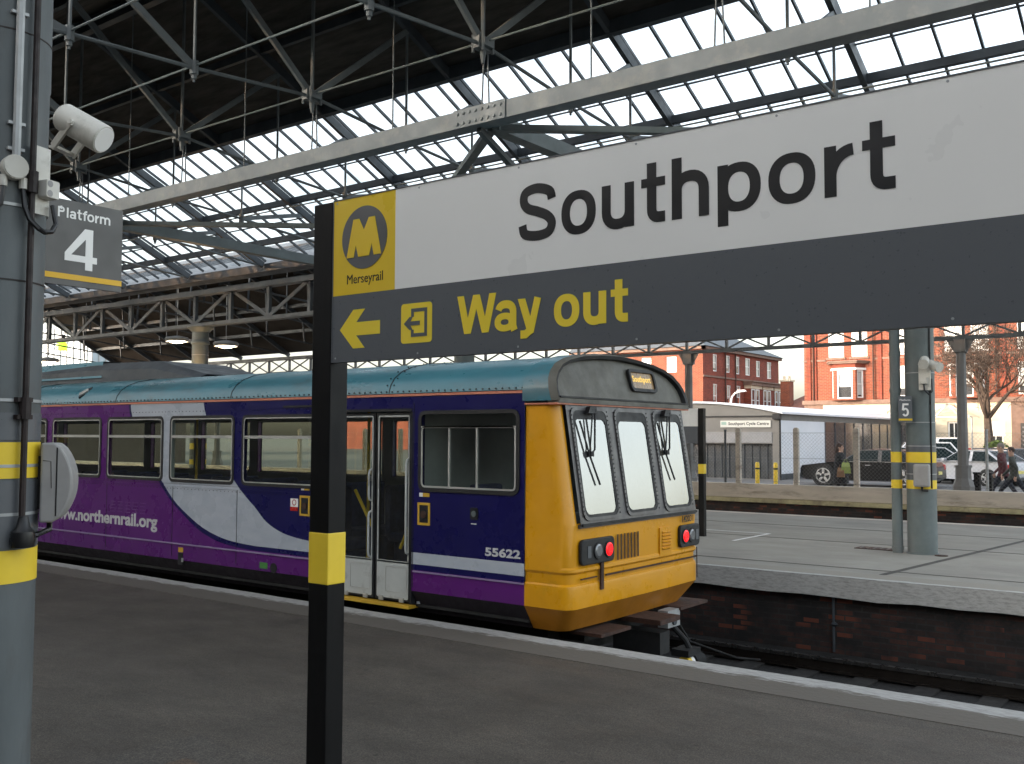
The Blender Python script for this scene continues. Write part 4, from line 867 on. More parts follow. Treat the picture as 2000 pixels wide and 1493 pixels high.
fn = XZ(YN)
wins = [(-9.78 + 1.485 * -k, -9.78 + 1.485 * -k + 1.29, 1.275, 2.075) for k in range(0, 8)]
wins[0] = (-9.78, -8.49, 1.275, 2.075)
cabw = (-6.885, -5.64, 1.315, 2.085); door = (-8.10, -7.03, 0.12, 2.11); hdoor = (-8.10, -7.03, 0.26, 2.11)
holes = wins + [cabw, hdoor]
b = MB().use('livery'); b.wall(fn, XS, XE, 0.26, 2.265, holes, 0.06)
b.use('livery'); b.use('skirt_shade'); [b.add([(xa, YN + 0.14, 0.03), (xc, YN + 0.14, 0.03), (xc, YN, 0.26), (xa, YN, 0.26)], [(0, 1, 2, 3)]) for xa, xc in ((XS, -8.10), (-7.03, XE))]; b.use('livery')
ff = fr((0, YF, 0), (-1, 0, 0), (0, 0, 1), (0, 1, 0)); b.wall(ff, -XE, -XS, 0.26, 2.265, [(-h[1], -h[0], h[2], h[3]) for h in wins + [hdoor]], 0.06)
b.add([(XE, YF - 0.14, 0.03), (XS, YF - 0.14, 0.03), (XS, YF, 0.26), (XE, YF, 0.26)], [(0, 1, 2, 3)])
b.box(XS, XS + 0.02, YN, YF, 0.05, 2.6)
body = b.build('body', None, tr)
b = MB(); b.wall(fr((0, YF - 0.075, 0), (-1, 0, 0), (0, 0, 1), (0, 1, 0)), -XE, -XS, 0.26, 2.25, [(-h[1], -h[0], h[2], h[3]) for h in wins + [hdoor]], 0.0); b.build('inner_lining', 'interior', tr)
# shallow mouldings and panel seams along the side
b = MB(); b.box(XS, -8.14, YN - 0.012, YN, 0.455, 0.472); b.box(-6.98, XE, YN - 0.012, YN, 0.455, 0.470)
b.build('moulding', 'moulding', tr); MB().box(XS, -8.14, YN - 0.006, YN, 1.19, 1.2).build('moulding', 'livery', tr)
b = MB()
for x in (-20, -17.1, -14.22, -12.75, -11.2, -9.88, -6.985): b.box(x - 0.004, x + 0.004, YN - 0.0025, YN, 0.3, 1.2 if x < -7 else 2.2)
b.box(XS, -8.2, YN - 0.002, YN, 1.225, 1.228)
x = XS + 0.05
while x < -8.2:
    if x > -15: b.cyl((x, YN - 0.004, 1.165), (x, YN, 1.165), 0.006, n=5); b.cyl((x, YN - 0.004, 2.155), (x, YN, 2.155), 0.006, n=5)
    x += 0.075
b.build('panel_seams', 'doorblack', tr)
# saloon windows
for i, (a0, a1, c0, c1) in enumerate(wins):
    b = MB(); b.frame(a0 - 0.025, a1 + 0.025, c0 - 0.025, c1 + 0.025, 0.035, fn, 0.008, 0.0, 0.075); wf = b.build('window', 'seal', tr)
    b = MB(); b.ring(rr(a0 + 0.010, a1 - 0.010, c0 + 0.010, c1 - 0.010, 0.05), rr(a0 + 0.024, a1 - 0.024, c0 + 0.024, c1 - 0.024, 0.04), fn, 0.006, 0.004); b.box(a0 + 0.02, a1 - 0.02, YN - 0.006, YN + 0.02, 1.815, 1.85); b.build('frame', 'alu', wf)
    b = MB(); b.flat(rr(a0, a1, c0, c1, 0.06), fn, -0.014); b.build('pane', 'trainglass', wf)
    b = MB(); b.frame(a0 - 0.02, a1 + 0.02, c0 - 0.02, c1 + 0.02, 0.035, (Vector((0, YF, 0)), Vector((1, 0, 0)), Vector((0, 0, 1)), Vector((0, 1, 0))), 0.008, 0.0, 0.07); wf2 = b.build('window', 'seal', tr); MB().flat(rr(a0, a1, c0, c1, 0.06), (Vector((0, YF, 0)), Vector((1, 0, 0)), Vector((0, 0, 1)), Vector((0, 1, 0))), -0.02).build('pane', 'trainglass', wf2)
# cab side window
a0, a1, c0, c1 = cabw
b = MB(); b.frame(a0 - 0.03, a1 + 0.03, c0 - 0.03, c1 + 0.03, 0.04, fn, 0.012, 0.0, 0.09); cw = b.build('cab_window', 'seal', tr)
b = MB(); b.frame(a0 + 0.012, a1 - 0.012, c0 + 0.012, 1.955, 0.018, fn, 0.008, 0.004, 0.05)
for x in (-6.50, -6.14): b.box(x - 0.009, x + 0.009, YN - 0.008, YN + 0.01, c0 + 0.02, 1.94)
b.box(a0 + 0.01, a1 - 0.01, YN - 0.012, YN + 0.01, 1.935, 1.955); b.build('frame', 'alu', cw)
b = MB(); b.flat(rr(a0, a1, c0, c1, 0.06), fn, -0.014); b.build('pane', 'trainglass', cw)
# doors: two leaves
dx0, dx1, dz0, dz1 = door; mid = (dx0 + dx1) / 2
b = MB(); b.box(dx0 - 0.02, dx1 + 0.02, YN - 0.003, YN + 0.06, dz1, dz1 + 0.03); b.box(dx0 - 0.03, dx0, YN - 0.003, YN + 0.06, dz0, dz1); b.box(dx1, dx1 + 0.03, YN - 0.003, YN + 0.06, dz0, dz1); b.build('door_frame', 'doorblack', tr)
fd = XZ(YN + 0.05)
for l0, l1, hx in ((dx0 + 0.01, mid - 0.008, mid - 0.06), (mid + 0.008, dx1 - 0.01, dx1 - 0.05)):
    b = MB().use('doorblack'); b.frame(l0, l1, dz0 + 0.01, dz1 - 0.01, 0.055, fd, 0.02, 0.0)
    b.use('trainwhite'); b.plate(rr(l0 + 0.03, l1 - 0.03, dz0 + 0.03, dz0 + 0.42, 0.02), fd, 0.024, 0.0)
    b.frame(l0 + 0.03, l1 - 0.03, dz0 + 0.4, dz1 - 0.04, 0.016, fd, 0.024, 0.0, 0.02)
    d_ = b.build('door', None, tr)
    b = MB(); b.flat([(l0 + 0.04, dz0 + 0.42), (l1 - 0.04, dz0 + 0.42), (l1 - 0.04, dz1 - 0.05), (l0 + 0.04, dz1 - 0.05)], fd, 0.008); b.build('pane', 'trainglass', d_)
    b = MB(); yb_ = YN + 0.02
    for z0, z1 in ((0.55, 1.05), (1.15, 1.5)) if hx < mid else ((0.62, 1.62),):
        b.tube([(hx, yb_ + 0.02, z0), (hx, yb_ - 0.02, z0 + 0.02), (hx, yb_ - 0.03, z0 + 0.06), (hx, yb_ - 0.03, z1 - 0.06), (hx, yb_ - 0.02, z1 - 0.02), (hx, yb_ + 0.02, z1)], 0.012)
    b.build('handle', 'trainwhite', d_)
    b = MB(); b.frame(l0 + 0.16, l1 - 0.05, dz0 + 0.09, dz0 + 0.36, 0.006, fd, 0.003, 0.024, 0.02)
    for x in (l0 + 0.1, l1 - 0.12): b.box(x - 0.03, x + 0.03, YN + 0.015, YN + 0.03, dz0 + 0.0, dz0 + 0.045)
    b.build('kick_hatch', 'alu', d_)
b = MB(); b.box(dx0 - 0.05, dx1 + 0.03, YN - 0.04, YN + 0.12, 0.075, 0.105); b.build('step', 'orangeplate', tr)
# far doors, floor, partitions, seats, poles
b = MB(); b.wall(fr((0, YF - 0.04, 0), (-1, 0, 0), (0, 0, 1), (0, 1, 0)), -dx1, -dx0, dz0, dz1, [(-dx1 + 0.12, -dx1 + 0.40, 1.1, 1.9), (-dx0 - 0.40, -dx0 - 0.12, 1.1, 1.9)], 0.03); fdr = b.build('far_door', 'doorblack', tr)
b = MB(); b.box(dx0 - 0.12, dx0 - 0.09, 8.9, YF - 0.1, 0.12, 1.95); b.box(dx1 + 0.02, dx1 + 0.05, 9.0, YF - 0.1, 0.12, 1.95); b.build('draught_screen', 'interior', tr)
b = MB(); b.box(XS + 0.03, XE, YN + 0.07, YF - 0.07, 0.09, 0.118); b.build('floor', 'rubber', tr)
b = MB(); b.box(-6.99, -6.95, YN + 0.07, YF - 0.1, 0.12, 2.2); b.box(XS + 0.03, XE, YN + 0.12, YF - 0.12, 2.255, 2.262); b.build('partition', 'interior', tr)
b = MB(); b.box(-6.2, -6.16, 8.3, 8.9, 1.5, 1.95); b.box(-6.9, -6.6, 9.6, 9.7, 0.2, 2.1); b.build('cab_locker', 'interior', tr)
b = MB(); b.box(-5.62, -5.28, 7.75, 10.0, 0.6, 0.98); b.box(-5.50, -5.36, 7.95, 8.5, 0.98, 1.12); b.build('driving_desk', 'steel_dark', tr, bevel=0.02)
b = MB(); b.box(-6.5, -6.1, 7.95, 8.4, 0.55, 0.66); b.box(-6.58, -6.46, 7.95, 8.4, 0.6, 1.35); b.box(-6.35, -6.25, 8.1, 8.25, 0.12, 0.55); b.build('driver_seat', 'seat', tr, bevel=0.03)
for i in range(9):
    x = -8.75 - 1.485 * i * 0.62
    for y0, y1 in ((7.68, 8.55), (9.2, 10.06)):
        b = MB(); b.box(x - 0.22, x + 0.22, y0, y1, 0.5, 0.62); b.box(x - 0.27, x - 0.17, y0, y1, 0.55, 1.22); b.box(x - 0.2, x + 0.2, y0 + 0.1, y1 - 0.1, 0.12, 0.5); b.build('seat', 'seat', tr, bevel=0.03)
b = MB()
for x, y in ((-8.2, 8.1), (-7.15, 8.1), (-9.7, 8.6), (-12.2, 8.6)): b.cyl((x, y, 0.12), (x, y, 2.25), 0.018, n=8)
b.cyl((-8.05, 7.75, 1.25), (-7.7, 7.75, 0.75), 0.018, n=8); b.cyl((-7.05, 7.75, 1.25), (-7.35, 7.75, 0.65), 0.018, n=8); b.build('grab_pole', 'poleyellow', tr)
# roof
RP = [(YN - 0.002, 2.30), (7.575, 2.385), (7.63, 2.46), (7.74, 2.54), (7.90, 2.60), (8.15, 2.65), (8.5, 2.685), (8.87, 2.70)]
RP = RP + [(2 * YC - y, z) for y, z in RP[-2::-1]]
b = MB(); n = len(RP)
b.add([(x, y, z) for x in (XS, XE) for y, z in RP], [(i, i + 1, n + i + 1, n + i) for i in range(n - 1)], True); rf = b.build('roof', 'teal', tr)
b = MB(); b.box(XS, XE, YN - 0.008, YN + 0.03, 2.268, 2.292); b.build('cantrail_line', 'orange_line', tr)
b = MB(); x = XS + 0.04
while x < XE:
    if x > -15.5: b.cyl((x, YN - 0.010, 2.318), (x, YN + 0.01, 2.318), 0.008, n=5)
    x += 0.082
for xs_ in (-19.5, -15.2, -12.6, -10.05, -7.35):
    pts = [(xs_, y, z + 0.004) for y, z in RP]; b.tube(pts, 0.006, 4)
for xs_ in (-7.4, -7.3):
    for y, z in RP[1:8]: b.cyl((xs_, y, z), (xs_, y - 0.004, z + 0.012), 0.008, n=5)
b.build('rivets', 'doorblack', rf)['kind'] = 'stuff'
# exhaust pod on the roof and small vents
b = MB(); pod = [(-11.6, 2.70), (-12.7, 2.93), (-14.4, 2.96), (-16.2, 2.93), (-17.4, 2.70)]
w_ = (0.55, 0.7)
vs = []
for x, z in pod:
    for y in (YC - w_[1], YC - w_[0], YC + w_[0], YC + w_[1]): vs.append((x, y, z if abs(y - YC) < 0.6 else max(2.64, z - 0.12)))
b.add(vs, [(4 * i + j, 4 * i + j + 1, 4 * i + j + 5, 4 * i + j + 4) for i in range(4) for j in range(3)])
for i in range(4):
    for y in (YC - w_[1], YC + w_[1]):
        p, q_ = pod[i], pod[i + 1]; b.quad((p[0], y, 2.6), (q_[0], y, 2.6), (q_[0], y, max(2.64, q_[1] - 0.12)), (p[0], y, max(2.64, p[1] - 0.12)))
b.build('roof_pod', 'steel_dark', rf)
b = MB(); b.add([(-14.0, YC - 0.72, 2.72), (-16.4, YC - 0.72, 2.72), (-16.2, YC - 0.55, 2.99), (-14.25, YC - 0.55, 2.99), (-14.25, YC + 0.55, 2.99), (-16.2, YC + 0.55, 2.99)], [(0, 1, 2, 3), (3, 2, 5, 4)]); b.build('pod_cover', 'teal', rf)
b = MB(); b.use('doorblack').bar((-13.62, 7.60, 2.42), (-13.47, 7.70, 2.50), 0.16, 0.02, (0, -0.7, 0.7)); b.use('alu').bar((-13.60, 7.585, 2.43), (-13.5, 7.66, 2.5), 0.09, 0.02, (0, -0.7, 0.7)); b.build('roof_vent', None, rf)
# cab shell: horizontal outlines stacked upwards
def outline(xf, inset, xe=XE, rc=0.13):
    y0, y1 = YN + inset, YF - inset; p = [(xe, y0)]
    for i in range(7): t = radians(90 * i / 6); p.append((xf - 0.02 - rc + rc * sin(t), y0 + rc - rc * cos(t)))
    for i in range(1, 6): u = i / 6; p.append((xf - 0.02 + 0.02 * sin(pi * u), y0 + rc + (y1 - y0 - 2 * rc) * u))
    for i in range(7): t = radians(90 * i / 6); p.append((xf - 0.02 - rc + rc * cos(t), y1 - rc + rc * sin(t)))
    p.append((xe, y1)); return p
lev = [(0.03, -5.18, 0.15), (0.26, -5.025, 0.0), (0.44, -5.025, 0.0), (0.47, -5.03, 0.004), (0.485, -5.045, 0.018), (0.575, -5.045, 0.018), (0.60, -5.02, 0.004), (0.625, -5.022, 0.004), (0.64, -5.035, 0.008), (1.03, -5.03, 0.008), (1.045, -5.038, 0.010), (2.17, -5.215, 0.02)]
b = MB(); ol = [outline(x, i) for z, x, i in lev]; n = len(ol[0])
vs = [(p[0], p[1], lev[k][0]) for k in range(len(lev)) for p in ol[k]]
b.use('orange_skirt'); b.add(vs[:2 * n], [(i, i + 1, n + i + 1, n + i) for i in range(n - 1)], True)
b.use('trainyellow'); b.add(vs[n:], [(k * n + i, k * n + i + 1, (k + 1) * n + i + 1, (k + 1) * n + i) for k in range(len(lev) - 2) for i in range(n - 1) if not (k == len(lev) - 3 and 7 <= i <= 12)], True)
b.use('seal').add(vs[:n], [tuple(range(n))[::-1]]); cab = b.build('cab', None, tr, ang=28)
cab['label'] = 'yellow cab end with orange skirt'
# lines and stains on the cab front
MB().bar((-5.024, 8.15, 0.53), (-5.024, 10.05, 0.53), 0.012, 0.016).build('seam', 'rust', cab); MB().bar((-5.03, 7.72, 0.53), (-5.03, 8.0, 0.53), 0.010, 0.012).build('seam', 'rust', cab)
MB().bar((-5.022, 10.07, 0.63), (-5.02, 10.07, 0.3), 0.008, 0.008).build('seam', 'rust', cab); MB().box(-5.035, -5.016, 8.055, 8.105, 0.40, 0.655).build('bracket', 'rust', cab)
# windscreen panel on the raked plane
zb, zt = 1.03, 2.165; xb_, xt_ = -5.032, -5.212
dv = Vector((xt_ - xb_, 0, zt - zb)); vl = dv.length; fw = (Vector((xb_, 0, zb)), Vector((0, 1, 0)), dv.normalized(), Vector((0, 1, 0)).cross(dv.normalized()))
b = MB(); fw2 = (fw[0] + fw[3] * 0.016, fw[1], fw[2], fw[3]); b.wall(fw2, 7.70, 10.05, 0.0, vl, [(8.42 - 0.62, 8.42 - 0.045, 0.075, vl - 0.135), (8.545 + 0.045, 9.215 - 0.045, 0.075, vl - 0.135), (9.335 + 0.045, 9.985 - 0.045, 0.075, vl - 0.135)], 0.03); b.use('scrframe'); b.box(-5.06, -5.02, 7.70, 10.05, 1.0, 1.034); wp = b.build('windscreen_surround', 'scrframe', tr)
for (a0, a1), k in (((7.755, 8.42), 0), ((8.545, 9.215), 1), ((9.335, 9.985), 2)):
    b = MB(); b.ring(rr(a0, a1, 0.03, vl - 0.035, 0.09), rr(a0 + 0.03, a1 - 0.03, 0.06, vl - 0.065, 0.08), fw, 0.014, 0.014)
    fo = b.build('windscreen', 'scrframe', wp)
    b = MB(); b.ring(rr(a0 + 0.028, a1 - 0.028, 0.06, vl - 0.063, 0.085), rr(a0 + 0.055, a1 - 0.055, 0.088, vl - 0.16 if k == 1 else vl - 0.15, 0.07), fw, 0.008, 0.016); b.build('seal', 'seal', fo)
    b = MB(); 
    for i in range(24):
        v_ = 0.08 + i * (vl - 0.15) / 23
        for u_ in (a0 + 0.012, a1 - 0.012):
            p = fw[0] + fw[1] * u_ + fw[2] * v_; b.cyl(p + fw[3] * 0.02, p + fw[3] * 0.034, 0.008, n=5)
    b.build('bolts', 'doorblack', fo)
    b = MB(); b.flat(rr(a0 + 0.05, a1 - 0.05, 0.08, vl - 0.14, 0.075), fw, 0.017); b.build('pane', 'screenpane', fo)
b = MB(); b.bar(fw[0] + fw[1] * 7.72 + fw[3] * 0.02 - fw[2] * 0.005, fw[0] + fw[1] * 10.05 + fw[3] * 0.02 - fw[2] * 0.005, 0.02, 0.025); b.build('lower_seal', 'seal', wp)
for u_ in (8.06, 9.58):
    P_ = lambda u, v, d=0.04: fw[0] + fw[1] * u + fw[2] * v + fw[3] * d
    b = MB(); b.plate([(u_ - 0.07, vl - 0.10), (u_ + 0.09, vl - 0.10), (u_ + 0.09, vl - 0.03), (u_ - 0.02, vl - 0.03)], fw, 0.06, 0.02)
    b.tube([P_(u_ + 0.06, vl - 0.06, 0.075), P_(u_ + 0.015, 0.70), P_(u_ - 0.06, 0.66)], 0.010, 6); b.tube([P_(u_ + 0.02, vl - 0.06, 0.075), P_(u_ - 0.06, 0.72), P_(u_ - 0.08, 0.68)], 0.008, 6)
    b.tube([P_(u_ - 0.19, 0.98, 0.045), P_(u_ - 0.10, 0.66, 0.045), P_(u_ + 0.02, 0.36, 0.045)], 0.010, 5); b.box(*sum(([float(P_(u_ - 0.07, 0.66)[k]) - 0.025, float(P_(u_ - 0.07, 0.66)[k]) + 0.025] for k in range(3)), []))
    b.build('wiper', 'seal', wp)
# hood above the windscreens
hx = lambda z: -5.185 - (z - 2.17) * 0.27
HP = [(YN - 0.012, 2.19), (YN - 0.016, 2.30), (7.565, 2.40), (7.625, 2.475), (7.735, 2.555), (7.90, 2.615), (8.15, 2.665), (8.5, 2.70), (8.87, 2.715)]
HP = HP + [(2 * YC - y, z) for y, z in HP[-2::-1]]; n = len(HP)
b = MB(); b.use('teal').add([(x if x < -5.4 else hx(z) - 0.05, y, z) for x in (XE - 0.02, 0) for y, z in HP], [(i, i + 1, n + i + 1, n + i) for i in range(n - 1)], True)
sc_ = lambda y, z, k: (YC + (y - YC) * (1 - 0.035 * k), 2.19 + (z - 2.19) * (1 - 0.10 * k) + 0.01 * k)
r1 = [(hx(z) - 0.05, y, z) for y, z in HP]; r2 = [(hx(z) + 0.03, *sc_(y, z, 0.5)) for y, z in HP]; r3 = [(hx(z) + 0.02, *sc_(y, z, 1.3)) for y, z in HP]; r4 = [(hx(z) - 0.03, *sc_(y, z, 1.6)) for y, z in HP]
b.use('fascia'); b.add(r1 + r2, [(i, i + 1, n + i + 1, n + i) for i in range(n - 1)], True)
b.use('seal').add(r2 + r3 + r4, [(k * n + i, k * n + i + 1, (k + 1) * n + i + 1, (k + 1) * n + i) for k in (0, 1) for i in range(n - 1)], True)
b.use('fascia').add(r4, [tuple(range(n))]); b.box(-5.30, hx(2.19) + 0.025, YN + 0.01, YF - 0.01, 2.17, 2.215)
b.use('seal').box(-5.30, hx(2.19) + 0.032, YN + 0.03, YF - 0.03, 2.218, 2.235)
hood = b.build('hood', None, tr, ang=30)
b = MB(); b.use('orange_line').box(-5.56, -5.178, YN - 0.004, YF + 0.004, 2.155, 2.17); b.build('hood_line', None, tr)
# destination display
zc = 2.45; fh = (Vector((hx(zc) - 0.03, 0, zc)), Vector((0, 1, 0)), Vector((-0.27, 0, 1)).normalized(), Vector((1, 0, 0.27)).normalized())
b = MB(); b.ring(rr(9.03, 9.58, -0.125, 0.125, 0.05), rr(9.065, 9.545, -0.09, 0.09, 0.03), fh, 0.03, 0.002); dd_ = b.build('destination_display', 'seal', hood)
b = MB(); b.plate(rr(9.06, 9.55, -0.095, 0.095, 0.03), fh, 0.012, 0.0); b.build('screen', mat('display_amber', (0.20, 0.13, 0.06), 0.3, 0.25, 6, emit=0.05), dd_)
text('lettering', 'Southport', mat('display_text', (0.8, 0.5, 0.1), 0.5, 0.05, emit=0.12), dd_, fh, 9.11, 9.50, -0.035, 0.055, 0.002, 0.012, 0.02)
# lamps, grille, panel, number
fx = fr((-5.033, 0, 0), (0, 1, 0), (0, 0, 1), (1, 0, 0)); fx = (fx[0], fx[1], fx[2], Vector((1, 0, 0)))
K['tail'] = mat('tail_light_lit', (0.75, 0.006, 0.008), 0.3, 0.02, emit=0.35)
for a0, a1, red, clr, ret in ((7.70, 8.29, 8.175, 7.985, 7.83), (9.655, 10.12, 9.77, 9.92, 10.05)):
    b = MB(); b.plate(rr(a0, a1, 0.655, 0.895, 0.05), fx, 0.035, -0.01); lc = b.build('lamp_cluster', 'seal', cab, bevel=0.01)
    for yy, mm, nm in ((red, 'tail', 'tail_light'), (clr, 'clearlens', 'headlight')):
        c = Vector((-5.008, yy, 0.775)); b = MB(); b.use('seal').cyl(c, c + Vector((0.012, 0, 0)), 0.082, 0.078, 20); b.use(mm).cyl(c + Vector((0.010, 0, 0)), c + Vector((0.02, 0, 0)), 0.068, 0.05, 20); b.build(nm, None, lc)
    b = MB(); b.plate([(ret - 0.03, 0.72), (ret + 0.03, 0.72), (ret + 0.03, 0.83), (ret - 0.03, 0.83)], fx, 0.004, 0.026); b.build('reflector', 'signgrey', lc)
b = MB()
for i in range(7): y = 8.365 + i * 0.066; b.plate(rr(y - 0.012, y + 0.012, 0.65, 0.90, 0.01), fx, 0.004, 0.012)
b.build('grille', 'rust', cab)
b = MB().use('trainyellow'); b.plate([(9.22, 0.60), (9.47, 0.60), (9.47, 0.90), (9.22, 0.90)], fx, 0.012, 0.002)
for i in range(6): z = 0.665 + i * 0.034; b.add([(-5.02, 9.26, z), (-5.02, 9.44, z), (-5.0, 9.44, z + 0.015), (-5.0, 9.26, z + 0.015), (-5.018, 9.44, z + 0.024), (-5.018, 9.26, z + 0.024)], [(0, 1, 2, 3), (3, 2, 4, 5)])
b.build('louvre_panel', None, cab)
text('number', '142031', 'doorblack', cab, fx, 9.72, 9.98, 0.925, 0.995, 0.002, 0.014, 0.02)
# side lettering and small plates
text('number', '55622', 'lettering', body, fn, -6.03, -5.60, 0.69, 0.775, 0.002, 0.0, 0.035)
text('lettering', 'www.northernrail.org', 'lettering', body, fn, -14.22, -11.53, 0.575, 0.80, 0.002, 0.0, 0.03)
b = MB()
for i in range(5):
    for j in range(4): b.box(-12.65 + i * 0.18, -12.53 + i * 0.18, YN - 0.003, YN, 0.80 + j * 0.045, 0.81 + j * 0.045)
o = b.build('vent_slots', mat('vent_purple', (0.17, 0.06, 0.23), 0.5, 0.1), body); o['kind'] = 'stuff'
for x in (-8.74, -6.92):
    b = MB().use('orangeplate'); b.frame(x, x + 0.17, 0.94, 1.17, 0.025, fn, 0.006); b.use('doorblack').plate([(x + 0.02, 0.96), (x + 0.15, 0.96), (x + 0.15, 1.15), (x + 0.02, 1.15)], fn, 0.004)
    b.use('rust').cyl((x + 0.085, YN - 0.012, 1.05), (x + 0.085, YN, 1.05), 0.04, n=12)
    b.use('signwhite').box(x + 0.02, x + 0.07, YN - 0.003, YN, 1.23, 1.27); b.use('orangeplate').box(x + 0.07, x + 0.16, YN - 0.003, YN, 1.23, 1.27); b.build('door_release', None, body)
b = MB().use('signwhite'); b.box(-8.90, -8.77, YN - 0.003, YN, 0.99, 1.13); b.use('redlens').box(-8.90, -8.77, YN - 0.0045, YN, 0.99, 1.035); b.ring([(-8.835 + 0.035 * cos(a_ * pi / 10), 1.085 + 0.035 * sin(a_ * pi / 10)) for a_ in range(20)], [(-8.835 + 0.026 * cos(a_ * pi / 10), 1.085 + 0.026 * sin(a_ * pi / 10)) for a_ in range(20)], fn, 0.004); b.build('warning_sticker', None, body)
b = MB().use('doorblack'); b.plate(rr(-6.22, -6.12, 1.03, 1.15, 0.02), fn, 0.006); b.use('steel').cyl((-6.17, YN - 0.012, 1.09), (-6.17, YN, 1.09), 0.03, n=12); b.use('lettering').box(-6.21, -6.14, YN - 0.002, YN, 0.985, 0.995); b.build('lock', None, body)
b = MB().use(mat('green_label', (0.06, 0.25, 0.05), 0.5, 0.05)).box(-9.43, -9.29, YN - 0.003, YN, 0.29, 0.36); b.use('doorblack').cyl((-9.18, YN - 0.004, 0.31), (-9.18, YN, 0.31), 0.06, n=16); b.build('filler_cap', None, body)
b = MB().use('orangeplate').box(-11.05, -10.95, YN - 0.003, YN, 0.36, 0.42); b.use('doorblack').box(-11.05, -10.95, YN - 0.005, YN + 0.01, 0.2, 0.35); b.use('alu').box(-10.97, -10.94, YN - 0.012, YN, 0.24, 0.29); b.build('isolating_cock', None, body)
b = MB().use('doorblack'); b.box(-9.05, -8.4, YN - 0.01, YN, 2.175, 2.2); b.build('door_gear', None, body)
# underframe, wheels, coupler
b = MB(); b.box(XS, -5.6, 8.0, 9.74, -0.35, 0.08); b.box(-5.7, -5.3, 8.2, 9.6, -0.15, 0.06); b.build('underframe', 'rubber', tr)
for x in (-8.2, -17.3):
    for y in (8.16, 9.6):
        b = MB(); b.cyl((x, y - 0.06, -0.41), (x, y + 0.06, -0.41), 0.42, n=28); b.build('wheel', 'rust', tr)
cp = MB(); cp.use('rust').box(-5.35, -4.78, 8.78, 9.2, -0.02, 0.03); cp.use('rubber').box(-5.4, -4.85, 8.90, 9.10, -0.34, -0.12)
cp.use('rust').box(-5.4, -4.98, 9.6, 10.25, 0.0, 0.03); cp.use('rust').box(-5.3, -4.95, 7.95, 8.5, -0.03, 0.0)
cp.use('galv').box(-5.12, -5.0, 9.35, 9.62, -0.16, 0.02); cp.use('steel_dark').cyl((-5.05, 9.48, -0.1), (-4.98, 9.48, -0.1), 0.04)
cp.build('coupler', None, tr)
b = MB().use('rubber'); b.tube([(-5.05, 9.52, -0.15), (-4.9, 9.55, -0.3), (-4.85, 9.6, -0.45)], 0.03); b.tube([(-5.05, 9.62, -0.1), (-4.95, 9.75, -0.35), (-4.5, 9.95, -0.5), (-4.3, 10.1, -0.52)], 0.012)
b.use('orangeplate'); b.use('signwhite').cyl((-4.86, 9.5, -0.52), (-4.84, 9.56, -0.52), 0.07, n=14); b.use('poleyellow').cyl((-4.86, 9.43, -0.52), (-4.86, 9.5, -0.52), 0.075, n=14); b.use('rubber').cyl((-4.84, 9.56, -0.52), (-4.82, 9.72, -0.52), 0.09, n=14); b.use('rubber').box(-5.0, -4.8, 9.42, 9.7, -0.45, -0.38)
b.build('hose', None, tr)

# ------------------------------------------------------------------ fence on the parapet
fc = thing('chain_link_fence', 'chain link fence on tall concrete posts along the parapet', 'fence', (-10, 27.15, 0.52))
for x in (-31.5, -29.6, -27.7, -25.8, -23.9, -22.0, -20.1, -18.1, -16.0, -14.1, -12.17, -10.42, -8.73, -6.95, -3.6, -1.8, 0, 1.8):
    b = MB(); b.box(x - 0.07, x + 0.07, 27.09, 27.21, 0.52, 2.1); b.add([(x - 0.07, 27.09, 2.1), (x + 0.07, 27.09, 2.1), (x + 0.07, 27.21, 2.1), (x - 0.07, 27.21, 2.1), (x - 0.03, 27.12, 2.14), (x + 0.03, 27.12, 2.14), (x + 0.03, 27.18, 2.14), (x - 0.03, 27.18, 2.14)], [(0, 1, 5, 4), (1, 2, 6, 5), (2, 3, 7, 6), (3, 0, 4, 7), (4, 5, 6, 7)]); b.build('post', 'parapet', fc)
b = MB(); x = -30.0
while x < 3:
    for d in (1, -1):
        b.bar((x, 27.06 + d * 0.003, 0.53), (x + d * 1.46, 27.06 + d * 0.003, 1.99), 0.0032, 0.0032)
    x += 0.105
for z in (0.6, 1.27, 1.99): b.bar((-31.5, 27.055, z), (3, 27.055, z), 0.008, 0.008)
m_ = b.build('wire_mesh', 'steel_wire', fc)
for x, lb_, k in ((-12.68, 'thin dark steel post by the fence beside the cycle shop', 'steel_dark'), (-5.5, 'pale grey steel post standing against the fence by the walkers', 'galv')):
    b = MB(); b.cyl((x, 27.35, 0), (x, 27.35, 2.05), 0.035, n=10); b.cyl((x, 27.35, 2.05), (x, 27.35, 2.09), 0.045, n=10); tag(b.build('steel_post', k, loc=(x, 27.35, 0)), lb_, 'post')

# ------------------------------------------------------------------ cycle shop
cs = thing('cycle_shop', 'low grey and white shed with curved roof and dark glazed front', 'shop', (-20, 41.5, 0))
cx0, cx1, cy0, cy1 = -25.4, -16.7, 41.5, 64.0
arc = lambda x: 2.93 + 0.5 * (1 - ((x + 21.05) / 4.4) ** 2)
ax_ = [cx0 + (cx1 - cx0) * i / 20 for i in range(21)]
b = MB(); b.use('cladgrey'); f = XZ(cy0)
b.add([(x, cy0, arc(x) - 0.02) for x in ax_] + [(x, cy0, 2.15) for x in ax_], [(i, 21 + i, 22 + i, i + 1) for i in range(20)])
b.wall(f, cx0, cx1, 0, 2.15, [(-25.0, -17.0, 0.02, 1.58)], 0.25)
b.use('cladgrey').quad((cx0, cy0, 0), (cx0, cy1, 0), (cx0, cy1, 2.9), (cx0, cy0, 2.9)); b.build('front', None, cs)
b = MB(); b.use('shutter').box(-25.0, -17.0, cy0 - 0.03, cy0 + 0.2, 1.6, 2.1); b.build('shutter_box', None, cs, bevel=0.03)
